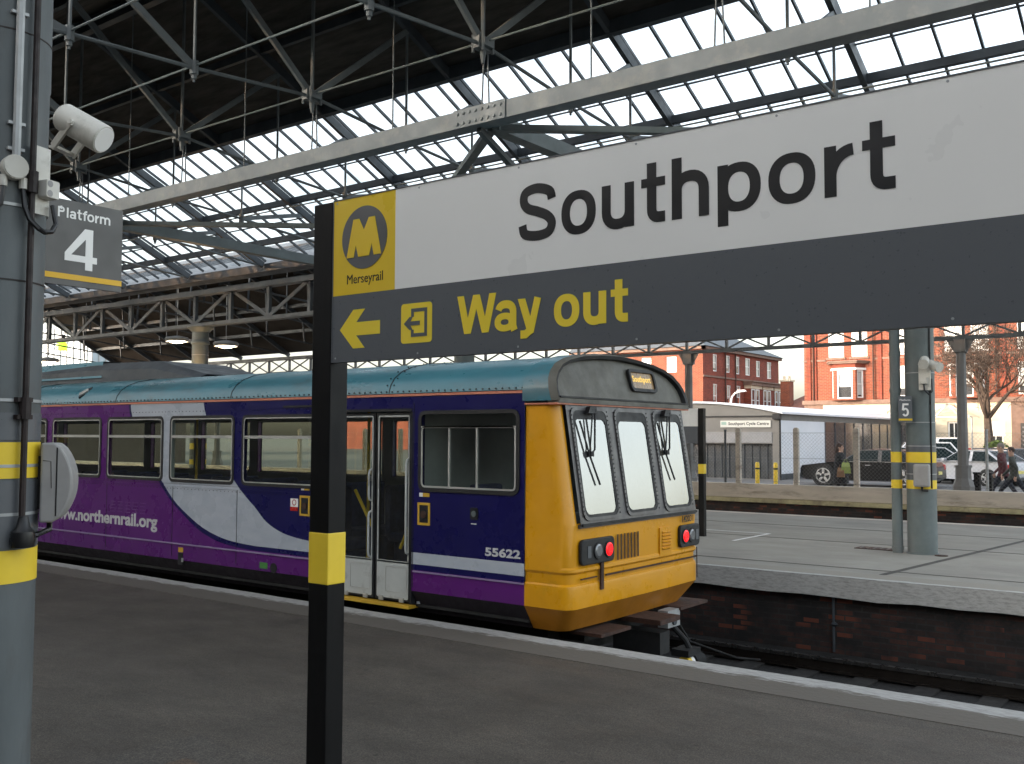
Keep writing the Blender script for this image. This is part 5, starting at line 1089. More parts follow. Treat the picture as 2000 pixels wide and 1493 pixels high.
b = MB(); b.use('darkgrid').quad((-25, cy0 + 0.24, 0), (-17, cy0 + 0.24, 0), (-17, cy0 + 0.24, 1.58), (-25, cy0 + 0.24, 1.58)); b.use('steel_dark')
for i in range(23): x = -25 + i * 0.365; b.box(x - 0.015, x + 0.015, cy0 + 0.19, cy0 + 0.235, 0, 1.58)
for z in (0.4, 0.8, 1.2): b.box(-25, -17, cy0 + 0.2, cy0 + 0.23, z - 0.012, z + 0.012)
b.build('glazed_front', None, cs)
b = MB().use('seal'); b.box(-24.9, -16.75, cy0 - 0.06, cy0 - 0.005, 2.78, 2.83); b.tube([(cx1 + 0.04, cy0 + 0.02, 2.8), (cx1 + 0.04, cy0 + 0.02, 0.0)], 0.045); b.box(-16.95, -16.62, cy0 - 0.12, cy0 + 0.1, 2.66, 2.9); b.build('gutter', None, cs)
b = MB().use('cladwhite'); b.quad((cx1, cy0, 0.38), (cx1, 47.25, 0.38), (cx1, 47.25, 2.62), (cx1, cy0, 2.62)); b.box(cx1 - 0.03, cx1 + 0.03, cy0, 47.25, 0.26, 0.4)
b.use('steel_dark').quad((cx1, cy0, 0), (cx1, cy1, 0), (cx1, cy1, 0.26), (cx1, cy0, 0.26)); b.use('cladgrey').quad((cx1, cy0, 2.62), (cx1, cy1, 2.62), (cx1, cy1, 2.95), (cx1, cy0, 2.95)); b.build('side_wall', None, cs)
b = MB(); b.quad((cx1, 47.25, 0.26), (cx1, cy1, 0.26), (cx1, cy1, 2.62), (cx1, 47.25, 2.62)); b.build('window', mat('shop_glass', (0.03, 0.033, 0.04), 0.06, 0.2, spec=0.45), cs)
for i in range(12): y = 47.25 + i * 1.45; MB().box(cx1 - 0.005, cx1 + 0.03, y - 0.03, y + 0.03, 0.26, 2.62).build('mullion', 'steel_dark', cs)
b = MB(); ov = 0.18
pts = [cx0 - ov] + ax_ + [cx1 + ov]
b.add([(x, y, arc(x) + d) for d in (0.0, 0.09) for y in (cy0 - 0.1, cy1 + 0.2) for x in pts],
      [(i, i + 1, 23 + i + 1, 23 + i) for i in range(22)] + [(46 + i + 1, 46 + i, 69 + i, 69 + i + 1) for i in range(22)] + [(i + 1, i, 46 + i, 46 + i + 1) for i in range(22)] + [(22, 45, 91, 68)], True); b.build('roof', mat('pale_roof', (0.72, 0.74, 0.78), 0.45, 0.04, 1), cs, ang=20)
ss = thing('shop_sign', 'long pale sign reading Southport Cycle Centre on the shed front', 'sign', (-18.25, 41.45, 2.3))
b = MB(); b.box(-19.45, -17.06, cy0 - 0.05, cy0 - 0.005, 2.31, 2.615); b.build('panel', mat('sign_cream', (0.6, 0.59, 0.54), 0.5, 0.03), ss)
text('lettering', 'Southport Cycle Centre', 'ink', ss, XZ(cy0 - 0.05), -19.06, -17.14, 2.37, 2.55, 0.003, 0.0, 0.02)
b = MB(); b.box(-19.40, -19.16, cy0 - 0.055, cy0 - 0.05, 2.42, 2.56); b.build('sign_mark', mat('pale_green', (0.3, 0.42, 0.36), 0.5, 0.05), ss)

# ------------------------------------------------------------------ red brick hotel-like block on the right
def arch_pts(u0, u1, v0, v1, n=8):
    r = (u1 - u0) / 2; c = (u0 + u1) / 2; k = r * 0.55
    return [(u0, v0), (u1, v0)] + [(c + r * cos(pi * i / n), v1 - k + k * sin(pi * i / n)) for i in range(n + 1)]
def sash(parent, f, u0, u1, v0, v1, arch=False, blind=0.5):
    """white timber sash window standing in a reveal: frame > pane and blind"""
    b = MB(); w_ = 0.09
    b.frame(u0, u1, v0, v1, w_, f, 0.06, -0.12); vm = (v0 + v1) / 2; b.plate([(u0 + w_, vm - 0.035), (u1 - w_, vm - 0.035), (u1 - w_, vm + 0.035), (u0 + w_, vm + 0.035)], f, 0.05, -0.12)
    if arch:
        r = (u1 - u0) / 2; c = (u0 + u1) / 2
        for s in (-1, 1):
            b.plate(([(c + s * r, v1 - r * 0.6)] + [(c + s * r * cos(pi * i / 12), v1 - r * 0.6 + r * 0.6 * sin(pi * i / 12)) for i in range(7)][1:] + [(c + s * r, v1)])[::s], f, 0.02, -0.055)
    o = b.build('window', 'whitepaint', parent)
    b = MB(); b.flat([(u0 + w_, v0 + w_), (u1 - w_, v0 + w_), (u1 - w_, v1 - w_), (u0 + w_, v1 - w_)], f, -0.09); b.build('pane', 'houseglass', o)
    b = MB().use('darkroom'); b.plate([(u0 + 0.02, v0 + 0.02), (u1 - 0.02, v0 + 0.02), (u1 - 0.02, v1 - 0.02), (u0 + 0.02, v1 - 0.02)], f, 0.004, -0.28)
    if blind: b.use('curtain').plate([(u0 + 0.03, v0 + 0.03 + (v1 - v0) * (1 - blind)), (u1 - 0.03, v0 + 0.03 + (v1 - v0) * (1 - blind)), (u1 - 0.03, v1 - 0.03), (u0 + 0.03, v1 - 0.03)], f, 0.01, -0.2)
    b.build('blind', None, o); return o
BY = 66.0; fB = XZ(BY)
bl = thing('brick_building', 'tall red brick block with stone ground floor and bay windows across the car park', 'building', (-14, BY, 0))
bx0, bx1 = -24.7, 6.0
wn = []
for c in (-21.7, -14.3, -6.9, 0.5):
    wn += [(c - 1.33, c - 0.27, 7.28, 8.95), (c + 0.22, c + 1.28, 7.28, 8.95)]
ar = []
for c in (-18.45, -10.9, -3.4):
    ar += [(c - 0.55, c + 0.55, 4.55, 6.55), (c - 0.55, c + 0.55, 7.28, 9.0)]
low = [(-18.6, -17.1, 0.1, 3.0), (-15.5, -14.75, 0.05, 2.9), (-13.2, -12.3, 0.9, 2.9), (-22.3, -20.5, 0.8, 2.9)]
b = MB(); b.use('redbrick').wall(fB, bx0, bx1, 4.38, 12.5, wn + ar, 0.15)
b.quad((bx0, BY + 12, 0), (bx0, BY, 0), (bx0, BY, 12.5), (bx0, BY + 12, 12.5)); b.quad((bx1, BY, 0), (bx1, BY + 12, 0), (bx1, BY + 12, 12.5), (bx1, BY, 12.5)); bw = b.build('wall', None, bl)
b = MB(); b.use('stone').wall(fr((0, BY - 0.06, 0), (1, 0, 0), (0, 0, 1), (0, -1, 0)), -23.4, -11.85, 0, 4.1, low, 0.2); b.use('trim').wall(fr((0, BY - 0.06, 0), (1, 0, 0), (0, 0, 1), (0, -1, 0)), bx0, -23.4, 0, 4.1); b.use('trim').wall(fr((0, BY - 0.06, 0), (1, 0, 0), (0, 0, 1), (0, -1, 0)), -11.85, bx1, 0, 4.1); b.build('ground_floor', None, bl)
b = MB().use('trim')
b.box(bx0 - 0.1, bx1, BY - 0.2, BY - 0.01, 4.1, 4.38); b.box(bx0 - 0.03, -23.2, BY - 0.06, BY - 0.003, 7.03, 7.16); b.box(-20.1, -15.8, BY - 0.06, BY - 0.003, 7.03, 7.16); b.box(-12.7, bx1, BY - 0.06, BY - 0.003, 7.03, 7.16)
b.box(bx0 - 0.3, bx1, BY - 0.35, BY - 0.01, 12.3, 12.6)
for u0, u1, v0, v1 in wn: b.box(u0 - 0.12, u1 + 0.12, BY - 0.09, BY - 0.004, v0 - 0.16, v0 - 0.02)
b.build('string_course', None, bl)
for x in (bx0 + 0.35, bx0 + 0.75, -19.6, -17.2, -12.2, -9.4): MB().box(x - 0.13, x + 0.13, BY - 0.10, BY - 0.002, 4.4, 12.2).build('pilaster', 'redbrick2', bl)
for x in (-24.0, -20.0, -16.6, -12.6): MB().cyl((x, BY - 0.16, 4.4), (x, BY - 0.16, 12.2), 0.05, n=8).build('drainpipe', 'rust', bl)
for i, h in enumerate(wn): sash(bl, fB, *h, False, (0.95, 0.85, 0.9, 0.95, 0.6, 0.5, 0.7, 0.4)[i])
for h in ar: sash(bl, fB, *h, True, 0.75)
for c in (-21.7, -14.3, -6.9, 0.5):                                   # canted bays
    P3 = [(c - 1.15, BY), (c - 0.72, BY - 0.75), (c + 0.72, BY - 0.75), (c + 1.15, BY)]
    bay_ = MB(); bay_.box(c - 0.01, c + 0.01, BY - 0.02, BY - 0.01, 4.4, 4.41); ob = bay_.build('bay', 'redbrick', bl)
    for i in range(3):
        p, q_ = Vector((*P3[i], 0)), Vector((*P3[i + 1], 0)); d = (q_ - p); L = d.length; f = fr(p, d, (0, 0, 1), (d.y, -d.x, 0))
        hol = (L * 0.18, L * 0.82, 4.5, 6.35) if i != 1 else (0.2, L - 0.2, 4.45, 6.35)
        b = MB().use('redbrick'); b.wall(f, 0, L, 4.35, 6.5, [hol], 0.12); b.build('bay_wall', None, ob); sash(ob, f, *hol, False, 0.6 if i == 1 else 0.9)
    out = lambda k: [(c - 1.15 - k, BY - 0.002), (c - 0.72 - k * 0.7, BY - 0.75 - k), (c + 0.72 + k * 0.7, BY - 0.75 - k), (c + 1.15 + k, BY - 0.002)]
    fz = lambda z: (Vector((0, 0, z)), Vector((1, 0, 0)), Vector((0, 1, 0)), Vector((0, 0, 1)))
    b = MB().use('whitepaint'); b.plate(out(0.05), fz(6.36), 0.14); b.use('redbrick2').plate(out(0.0), fz(6.502), 0.28); b.use('trim').plate(out(0.25), fz(6.785), 0.1); b.plate(out(0.32), fz(6.888), 0.08); b.build('bay_cornice', None, ob)
for u0, u1, v0, v1 in low:
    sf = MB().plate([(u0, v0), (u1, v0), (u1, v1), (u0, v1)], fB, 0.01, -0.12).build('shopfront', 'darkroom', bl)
    b = MB(); b.frame(u0, u1, v0, v1, 0.1, fB, 0.06, -0.1); b.plate([((u0 + u1) / 2 - 0.03, v0 + 0.1), ((u0 + u1) / 2 + 0.03, v0 + 0.1), ((u0 + u1) / 2 + 0.03, v1 - 0.1), ((u0 + u1) / 2 - 0.03, v1 - 0.1)], fB, 0.06, -0.1); b.build('frame', 'whitepaint', sf)
b = MB().use('signwhite'); b.plate([(-12.95, 2.0), (-12.2, 2.0), (-12.2, 2.9), (-12.95, 2.9)], fB, 0.02, 0.07); b.build('notice', None, bl)
b = MB().use('ink'); b.plate([(-11.35, 1.3), (-10.7, 1.3), (-10.7, 2.8), (-11.35, 2.8)], fB, 0.03, 0.07); b.use('signgrey'); 
for i in range(5): b.plate([(-11.25, 1.45 + i * 0.26), (-10.8, 1.45 + i * 0.26), (-10.8, 1.55 + i * 0.26), (-11.25, 1.55 + i * 0.26)], fB, 0.01, 0.1)
b.build('menu_board', None, bl)
# glass canopy over the entrance
cn = MB(); cn.use('houseglass')
for c in (-17.8, -14.9):
    cn.add([(c - 1.35, BY - 2.6, 3.15), (c + 1.35, BY - 2.6, 3.15), (c, BY - 2.6, 3.95), (c - 1.35, BY - 0.1, 3.15), (c + 1.35, BY - 0.1, 3.15), (c, BY - 0.1, 3.95)], [(0, 2, 5, 3), (1, 4, 5, 2), (0, 1, 2)])
cn.use('galv')
for c in (-17.8, -14.9):
    for p, q_ in (((c - 1.35, 3.15), (c, 3.95)), ((c + 1.35, 3.15), (c, 3.95)), ((c - 1.35, 3.15), (c + 1.35, 3.15)), ((c - 0.7, 3.15), (c, 3.95)), ((c + 0.7, 3.15), (c, 3.95)), ((c - 0.7, 3.15), (c - 0.7, 3.55)), ((c + 0.7, 3.15), (c + 0.7, 3.55))): cn.bar((p[0], BY - 2.62, p[1]), (q_[0], BY - 2.62, q_[1]), 0.07)
    for s in (-1.35, 1.35): cn.cyl((c + s, BY - 2.5, 0), (c + s, BY - 2.5, 3.15), 0.05, n=8)
cn.build('entrance_canopy', None, bl)

# ------------------------------------------------------------------ red brick terrace on the left with slate roof
LX, LY = -38.2, 78.0; fL = YZ(LX); fLf = XZ(LY)
tb = thing('brick_terrace', 'red brick corner terrace with slate roof and arched white windows behind the cycle shop', 'building', (LX - 6, LY, 0))
up = [(80.0, 80.85, 7.72, 9.25), (82.75, 83.55, 7.75, 9.3), (84.85, 85.65, 7.72, 9.35), (86.95, 88.05, 7.72, 9.35), (89.45, 90.4, 7.7, 9.25), (92.1, 93.2, 7.65, 9.3)]
lo_ = [(80.0, 80.85, 4.5, 6.6), (82.85, 83.65, 4.5, 6.6), (84.95, 85.8, 4.5, 6.65)]
b = MB(); b.use('redbrick2').wall(fL, LY, 95.0, 0, 9.85, up + lo_, 0.15); b.use('redbrick')
fup = [(-41.75, -40.75, 7.6, 9.0), (-44.3, -43.3, 7.6, 9.0), (-47.6, -46.6, 7.6, 9.0), (-41.75, -40.75, 4.4, 6.3), (-44.3, -43.3, 4.4, 6.3), (-47.6, -46.6, 4.4, 6.3)]
b.wall(fLf, -52, LX, 0, 9.85, fup, 0.15); b.quad((LX, 95, 0), (-52, 95, 0), (-52, 95, 9.85), (LX, 95, 9.85)); b.build('wall', None, tb)
b = MB().use('slate'); e = 0.45
v = [(LX + e, LY - e, 9.82), (LX + e, 95 + e, 9.82), (-52, 95 + e, 9.82), (-52, LY - e, 9.82), (LX - 5, LY + 4.2, 12.6), (LX - 5, 91, 12.6), (-52, 91, 12.6), (-52, LY + 4.2, 12.6)]
b.add(v, [(0, 1, 5, 4), (3, 0, 4, 7), (1, 2, 6, 5), (4, 5, 6, 7), (0, 3, 2, 1)]); rf_ = b.build('roof', None, tb)
b = MB().use('trim'); b.box(LX + 0.005, LX + 0.3, LY - 0.3, 95.2, 9.55, 9.8); b.box(-52, LX + 0.3, LY - 0.3, LY - 0.005, 9.55, 9.8); b.box(LX + 0.004, LX + 0.1, LY, 95, 7.15, 7.3); b.build('string_course', None, tb)
for i, h in enumerate(up + lo_): sash(tb, fL, *h, True, (0.8, 0.75, 0.6, 0.97, 0.97, 0.97, 0.7, 0.6, 0.5)[i])
for h in fup: sash(tb, fLf, *h, False, 0.9)
for y in (82.3, 84.5): MB().cyl((LX + 0.12, y, 0), (LX + 0.12, y, 9.5), 0.06, n=8).build('drainpipe', 'rust', tb)
b = MB().use('trim'); f = fL
b.box(LX + 0.01, LX + 0.9, 86.4, 95.1, 6.75, 7.05); b.box(LX + 0.01, LX + 1.05, 86.3, 95.2, 7.05, 7.15)
b.use('stone')
for y in (86.6, 89.4, 92.2): b.box(LX + 0.01, LX + 0.7, y, y + 2.5, 6.45, 6.75)
b.use('redbrick2').box(LX + 0.01, LX + 0.6, 86.6, 94.8, 0, 6.45)
bay_ = b.build('bay', None, tb); f2 = YZ(LX + 0.75)
for y in (86.75, 87.75, 89.55, 90.5, 92.35, 93.4): sash(bay_, f2, y, y + 0.8, 4.3, 6.4, False, 0.8)
# small house with chimney between the two
hs_ = thing('brick_house', 'low brick house with a chimney glimpsed between the two brick blocks', 'house', (-35, 90, 0))
b = MB().use('redbrick2'); b.box(-36.3, -27, 90, 99, 0, 4.6); b.build('wall', None, hs_)
b = MB().use(mat('clay_roof', (0.22, 0.085, 0.055), 0.85, 0.2, 3)); b.add([(-36.5, 89.8, 4.6), (-27, 89.8, 4.6), (-27, 94.5, 6.0), (-35.4, 94.5, 6.0), (-36.5, 99, 4.6), (-27, 99, 4.6)], [(0, 1, 2, 3), (3, 2, 5, 4), (0, 3, 4)]); r_ = b.build('roof', None, hs_)
b = MB().use('redbrick').box(-36.1, -35.2, 90.2, 91.2, 4.6, 7.2); b.use('stone').box(-36.2, -35.1, 90.1, 91.3, 7.2, 7.35)
for x in (-35.9, -35.4): b.cyl((x, 90.7, 7.35), (x, 90.7, 7.75), 0.12, 0.1, 10)
b.build('chimney', None, r_)
# far wall of low buildings to close the street and the horizon
for i, (x0_, x1_, y_, h_, l_) in enumerate(((-30, -24.9, 130, 4.2, 'low far brick house closing the street end'), (-110, -56, 100, 9, 'long far brick row glimpsed under the side roof'))):
    hh = thing('far_house', l_, 'house', ((x0_ + x1_) / 2, y_, 0)); b = MB(); b.box(x0_, x1_, y_, y_ + 10, 0, h_); b.build('wall', 'redbrick2', hh)
    b = MB(); b.add([(x0_ - .3, y_ - .3, h_), (x1_ + .3, y_ - .3, h_), (x1_ + .3, y_ + 10.3, h_), (x0_ - .3, y_ + 10.3, h_), (x0_, y_ + 5, h_ + 2.4), (x1_, y_ + 5, h_ + 2.4)], [(0, 1, 5, 4), (2, 3, 4, 5), (1, 2, 5), (3, 0, 4)]); b.build('roof', 'slate', hh)

# street lamp behind the cycle shop
st = thing('street_lamp', 'pale street lamp with bent arm rising behind the cycle shop', 'street lamp', (-27.4, 60, 0))
b = MB(); b.tube([(-27.4, 60, 0), (-27.4, 60, 4.1), (-27.32, 60, 4.5), (-27.1, 60, 4.75), (-26.85, 60, 4.82)], [0.09, 0.07, 0.06, 0.05, 0.05]); b.build('pole', 'whitepaint', st)
b = MB(); b.add([(-26.95, 59.85, 4.78), (-26.35, 59.85, 4.84), (-26.35, 60.15, 4.84), (-26.95, 60.15, 4.78), (-26.9, 59.9, 4.95), (-26.4, 59.92, 4.95), (-26.4, 60.08, 4.95), (-26.9, 60.1, 4.95)], [(3, 2, 1, 0), (4, 5, 6, 7), (0, 1, 5, 4), (1, 2, 6, 5), (2, 3, 7, 6), (3, 0, 4, 7)]); b.build('lamp_head', 'whitepaint', st)

# ------------------------------------------------------------------ bare tree and bushes
tree = thing('bare_tree', 'bare winter tree with twiggy crown before the brick block', 'tree', (-11.6, 58, 0))
rt = random.Random(11)
trunk = MB(); tw = MB()
def branch(p, d, L, r, lv, mb):
    pts = [p]; rs = [r]; n = 4 if lv < 3 else 3; q_ = Vector(p); dd = Vector(d)
    for i in range(n):
        dd = (dd + Vector((rt.uniform(-1, 1), rt.uniform(-1, 1), rt.uniform(-0.5, 0.9))) * (0.13 if lv == 0 else 0.3)).normalized(); q_ = q_ + dd * L / n; pts.append(q_.copy()); rs.append(max(0.011, r * (1 - 0.5 * (i + 1) / n)))
    mb.tube(pts, rs, 7 if lv < 2 else (5 if lv < 4 else 3))
    if lv >= 6: return
    for k in range({0: 6, 1: 5, 2: 4, 3: 3, 4: 3, 5: 2}[lv]):
        i = rt.randint(max(1, n - 2), n) if lv else n - (k % 2); a = rt.uniform(0, 2 * pi); sp = rt.uniform(0.5, 1.15)
        side = dd.orthogonal().normalized(); side = (Matrix.Rotation(a, 3, dd) @ side)
        nd = (dd * cos(sp) + side * sin(sp) + Vector((0, 0, 0.10 if lv < 2 else 0.02))).normalized()
        branch(pts[i], nd, L * rt.uniform(0.58, 0.85) if lv else rt.uniform(2.0, 2.7), rs[i] * rt.uniform(0.55, 0.75), lv + 1, tw)
branch(Vector((-11.6, 58, 0)), Vector((0.05, 0, 1)), 3.9, 0.30, 0, trunk)
trunk.build('trunk', 'bark', tree); tw.build('crown', 'bark', tree)
def bush(label, x, y, w_, h_, n, seed):
    r = random.Random(seed); b = MB(); bu = thing('bush', label, 'bush', (x, y, 0))
    for i in range(n):
        a = r.uniform(0, 2 * pi); e = r.uniform(0, 1) ** 0.5; z = r.uniform(0.1, 1) * h_; k = e * (1 - (z / h_) ** 3) ** 0.5
        c = Vector((x + cos(a) * w_ * k, y + sin(a) * w_ * k * 0.6, z)); s = r.uniform(0.05, 0.12); u = Vector((r.uniform(-1, 1), r.uniform(-1, 1), r.uniform(-1, 1))).normalized(); v_ = u.orthogonal().normalized()
        b.quad(c - u * s, c + v_ * s * 0.5, c + u * s, c - v_ * s * 0.5)
    b.build('foliage', 'leaf', bu); b = MB()
    for i in range(7): b.tube([(x + r.uniform(-.1, .1), y, 0), (x + r.uniform(-.6, .6) * w_, y + r.uniform(-.3, .3), h_ * 0.7)], [0.03, 0.01], 5)
    b.build('stems', 'bark', bu)
bush('loose green bush at the foot of the bare tree', -11.0, 57, 0.9, 1.75, 900, 1)
bush('yellow green bush at the right edge behind the parked cars', -9.0, 57, 1.0, 1.35, 800, 2)

# ------------------------------------------------------------------ parked vehicles (built facing -x, then turned)
def paint(name, c, rough=0.25, coat=0.7):
    m, t, p = new(name); v = coords(t)
    t.links.new(ramp(t, noise(t, v, 2), [(0.3, tuple(x * 0.9 for x in c)), (0.7, c)]), p.inputs['Base Color']); p.inputs['Roughness'].default_value = rough
    p.inputs['Coat Weight'].default_value = coat; p.inputs['Coat Roughness'].default_value = 0.06; return m
K['p_black'] = paint('car_black', (0.004, 0.004, 0.005), 0.28, 0.04); K['p_silver'] = paint('car_silver', (0.42, 0.43, 0.46), 0.35); K['p_white'] = paint('car_white', (0.75, 0.76, 0.78)); K['p_navy'] = paint('car_dark', (0.03, 0.032, 0.05)); K['p_grey'] = paint('car_grey', (0.2, 0.2, 0.23), 0.35)
def vehicle(name, label, cat, loc, rz, pt, L=4.6, W=1.8, body=None, cabin=None, roof_z=1.42, belt=0.92, wb=2.75, wr=0.32, fx=0.9, bars=True, panel=None):
    """body: lower side profile (x from the nose, z); cabin: (front foot, front top, rear top, rear foot)"""
    t = thing(name, label, cat, loc, rz, 'vehicles parked beyond the fence')
    K2 = lambda x: x - L / 2
    n = len(body); b = MB(); secs = [(-W / 2, 0.94), (-W / 2 * 0.985, 1.0), (W / 2 * 0.985, 1.0), (W / 2, 0.94)]
    prof = [(K2(x), z) for x, z in body]; vs = []
    ys = [(-W / 2 + 0.10, 0.06), (-W / 2 + 0.015, 0.0), (W / 2 - 0.015, 0.0), (W / 2 - 0.10, 0.06)]
    cx_, cz_ = 0, 0.6
    for y, k in ys: vs += [(x * (1 - k * 0.6), y, cz_ + (z - cz_) * (1 - k * 1.2)) for x, z in prof]
    fs = [(k * n + i, k * n + (i + 1) % n, (k + 1) * n + (i + 1) % n, (k + 1) * n + i) for k in range(3) for i in range(n)]
    b.add(vs, fs); b.add(vs[:n], [tuple(range(n))[::-1]]); b.add(vs[3 * n:], [tuple(range(n))])
    # cabin shell: pillars and roof in paint, glass let in
    a0, a1, a2, a3 = [K2(x) for x in cabin]; wi = W / 2 - 0.08; wt = W / 2 - 0.24
    c8 = [(a0, -wi, belt), (a1, -wt, roof_z), (a2, -wt, roof_z), (a3, -wi, belt), (a0, wi, belt), (a1, wt, roof_z), (a2, wt, roof_z), (a3, wi, belt)]
    rm = [(a1 + (a2 - a1) * k, y, roof_z + 0.055 * (1 - (2 * k - 1) ** 2) * (1 if abs(y) < 0.3 else 0.55)) for k in (0.0, 0.3, 0.7, 1.0) for y in (-wt, 0, wt)]
    b.add(rm, [(3 * i + j, 3 * i + j + 1, 3 * i + j + 4, 3 * i + j + 3) for i in range(3) for j in range(2)], True)
    b.add(c8, [(3, 2, 1, 0), (4, 5, 6, 7), (0, 1, 5, 4), (2, 3, 7, 6)])
    b.build('body', pt, t, bevel=0.03, local=True)
    def inset(q, s, nrm, d=0.012):
        c = sum((Vector(p) for p in q), Vector()) / len(q); nn = Vector(nrm).normalized() * d
        return [c + (Vector(p) - c) * s + nn for p in q]
    sl_ = (wi - wt) / (roof_z - belt)
    for s in (-1, 1):
        q = [Vector((a0, s * wi, belt)), Vector((a1, s * wt, roof_z)), Vector((a2, s * wt, roof_z)), Vector((a3, s * wi, belt))]
        m0, m1 = (q[0] + q[3]) / 2, (q[1] + q[2]) / 2
        if panel: qs = [[q[0], q[1], q[1] + (q[2] - q[1]) * panel, q[0] + (q[3] - q[0]) * (panel + 0.12)]]
        else: qs = [[q[0], q[1], m1, m0], [m0, m1, q[2], q[3]]]
        for qq in qs:
            b = MB(); b.add(inset(qq, 0.86, (0, s, sl_)), [(0, 1, 2, 3)]); b.build('side_window', 'carglass_dark', t, local=True)
    b = MB(); b.add(inset([c8[0], c8[1], c8[5], c8[4]], 0.88, (-(roof_z - belt), 0, a1 - a0)), [(0, 1, 2, 3)]); b.build('windscreen', 'carglass_dark', t, local=True)
    b = MB(); b.add(inset([c8[2], c8[3], c8[7], c8[6]], 0.86, (roof_z - belt, 0, a3 - a2)), [(0, 1, 2, 3)]); b.build('rear_window', 'carglass_dark', t, local=True)
    for xw in (K2(fx), K2(fx + wb)):
        for s in (-1, 1):
            y = s * (W / 2)
            b = MB().use('rubber'); b.cyl((xw, y - s * 0.3, wr), (xw, y + s * 0.006, wr), wr + 0.05, n=26); b.cyl((xw, y - s * 0.2, wr), (xw, y + s * 0.012, wr), wr, n=26); wh = b.build('wheel', None, t, local=True)
            b = MB().use('alloy'); b.cyl((xw, y, wr), (xw, y + s * 0.016, wr), wr * 0.16, n=12)
            for k in range(5):
                a = 2 * pi * k / 5 + 0.3; b.bar((xw, y + s * 0.016, wr), (xw + cos(a) * wr * 0.68, y + s * 0.016, wr + sin(a) * wr * 0.68), wr * 0.24, 0.012, (0, 1, 0))
            ro = [(wr * 0.72 * cos(i * pi / 12), wr * 0.72 * sin(i * pi / 12)) for i in range(24)]; ri = [(p * 0.86, q_ * 0.86) for p, q_ in ro]
            b.ring(ro, ri, (Vector((xw, y, wr)), Vector((1, 0, 0)), Vector((0, 0, 1)), Vector((0, s, 0))), 0.02, 0.004); b.build('rim', None, wh, local=True)
    zf = body[1][1]
    for s in (-1, 1):
        b = MB(); b.box(-L / 2 - 0.01, -L / 2 + 0.12, s * (W / 2 - 0.28) - 0.16, s * (W / 2 - 0.28) + 0.16, 0.58, 0.72); b.build('headlight', 'clearlens', t, local=True, bevel=0.03)
        b = MB(); b.box(L / 2 - 0.12, L / 2 + 0.012, s * (W / 2 - 0.2) - 0.15, s * (W / 2 - 0.2) + 0.15, *( (0.66, 0.86) if not panel else (0.9, 1.4)))
        b.build('tail_light', 'redlens', t, local=True, bevel=0.03)
        if bars:
            b = MB().use('alloy'); b.box(a0 + 0.1, a3 - 0.05, s * (wi + 0.015) - 0.008, s * (wi + 0.015) + 0.008, belt - 0.012, belt + 0.012); b.build('trim', None, t, local=True)
            for xh in (a0 + 1.0, a0 + 2.05):
                b = MB(); b.box(xh, xh + 0.2, s * W / 2 - 0.02, s * W / 2 + 0.015, belt - 0.14, belt - 0.11); b.build('door_handle', 'alloy', t, local=True)
        b = MB(); b.box(a0 + 0.16, a0 + 0.34, s * (wi + 0.12) - 0.1, s * (wi + 0.12) + 0.08, belt + 0.0, belt + 0.13); b.build('door_mirror', pt, t, local=True, bevel=0.03)
    b = MB(); b.box(L / 2 - 0.02, L / 2 + 0.02, -0.26, 0.26, 0.5, 0.62); b.build('number_plate', 'numberplate', t, local=True)
    return t
K['carglass_dark'] = mat('car_glass_dark', (0.010, 0.018, 0.020), 0.25, 0.3, spec=0.06)
SAL = [(0.0, 0.32), (-0.0, 0.66), (0.08, 0.78), (1.3, 0.93), (3.9, 0.98), (4.85, 0.96), (5.0, 0.80), (5.02, 0.35), (4.75, 0.22), (0.25, 0.22)]
vehicle('saloon_car', 'long black saloon car with alloy wheels in front of the shed', 'car', (-11.95, 38.95, 0.0), 0, 'p_black', 5.0, 1.88, SAL, (1.55, 2.35, 3.75, 4.55), 1.40, 0.95, 3.02, 0.40, 0.93)
HAT = [(0.0, 0.30), (0.0, 0.62), (0.1, 0.74), (1.1, 0.92), (3.9, 0.98), (4.2, 0.95), (4.28, 0.6), (4.25, 0.32), (4.0, 0.2), (0.25, 0.2)]
VAN = [(0.0, 0.32), (0.0, 0.8), (0.1, 0.95), (0.95, 1.12), (4.3, 1.15), (4.4, 1.1), (4.42, 0.5), (4.4, 0.3), (4.2, 0.22), (0.25, 0.22)]
vehicle('delivery_van', 'white delivery van parked tail out just right of the banded column', 'van', (-12.6, 52.0, 0.0), radians(-62), 'p_white', 4.4, 1.8, VAN, (0.9, 1.6, 4.3, 4.4), 1.88, 1.12, 2.7, 0.32, 0.85, False, 0.22)
vehicle('estate_car', 'silver car with raised red tail lamp half behind the banded column', 'car', (-11.4, 46.0, 0.0), radians(200), 'p_silver', 4.3, 1.75, HAT, (1.05, 1.75, 3.6, 4.15), 1.46, 0.95, 2.6, 0.31, 0.85)
vehicle('white_car', 'pale car with only its roof showing behind the black saloon', 'car', (-12.6, 47.5, 0.0), radians(20), 'p_white', 4.3, 1.75, HAT, (1.05, 1.75, 3.6, 4.15), 1.68, 1.0, 2.6, 0.31, 0.85)
S2 = [(0.0, 0.30), (0.0, 0.62), (0.1, 0.74), (1.25, 0.9), (3.6, 0.96), (4.4, 0.93), (4.5, 0.75), (4.5, 0.35), (4.25, 0.22), (0.25, 0.22)]
vehicle('saloon_car', 'silver saloon car right of the slender column with red tail lamps', 'car', (-9.2, 43.2, 0.0), radians(-28), 'p_silver', 4.5, 1.76, S2, (1.35, 2.1, 3.4, 4.2), 1.38, 0.93, 2.7, 0.31, 0.88)
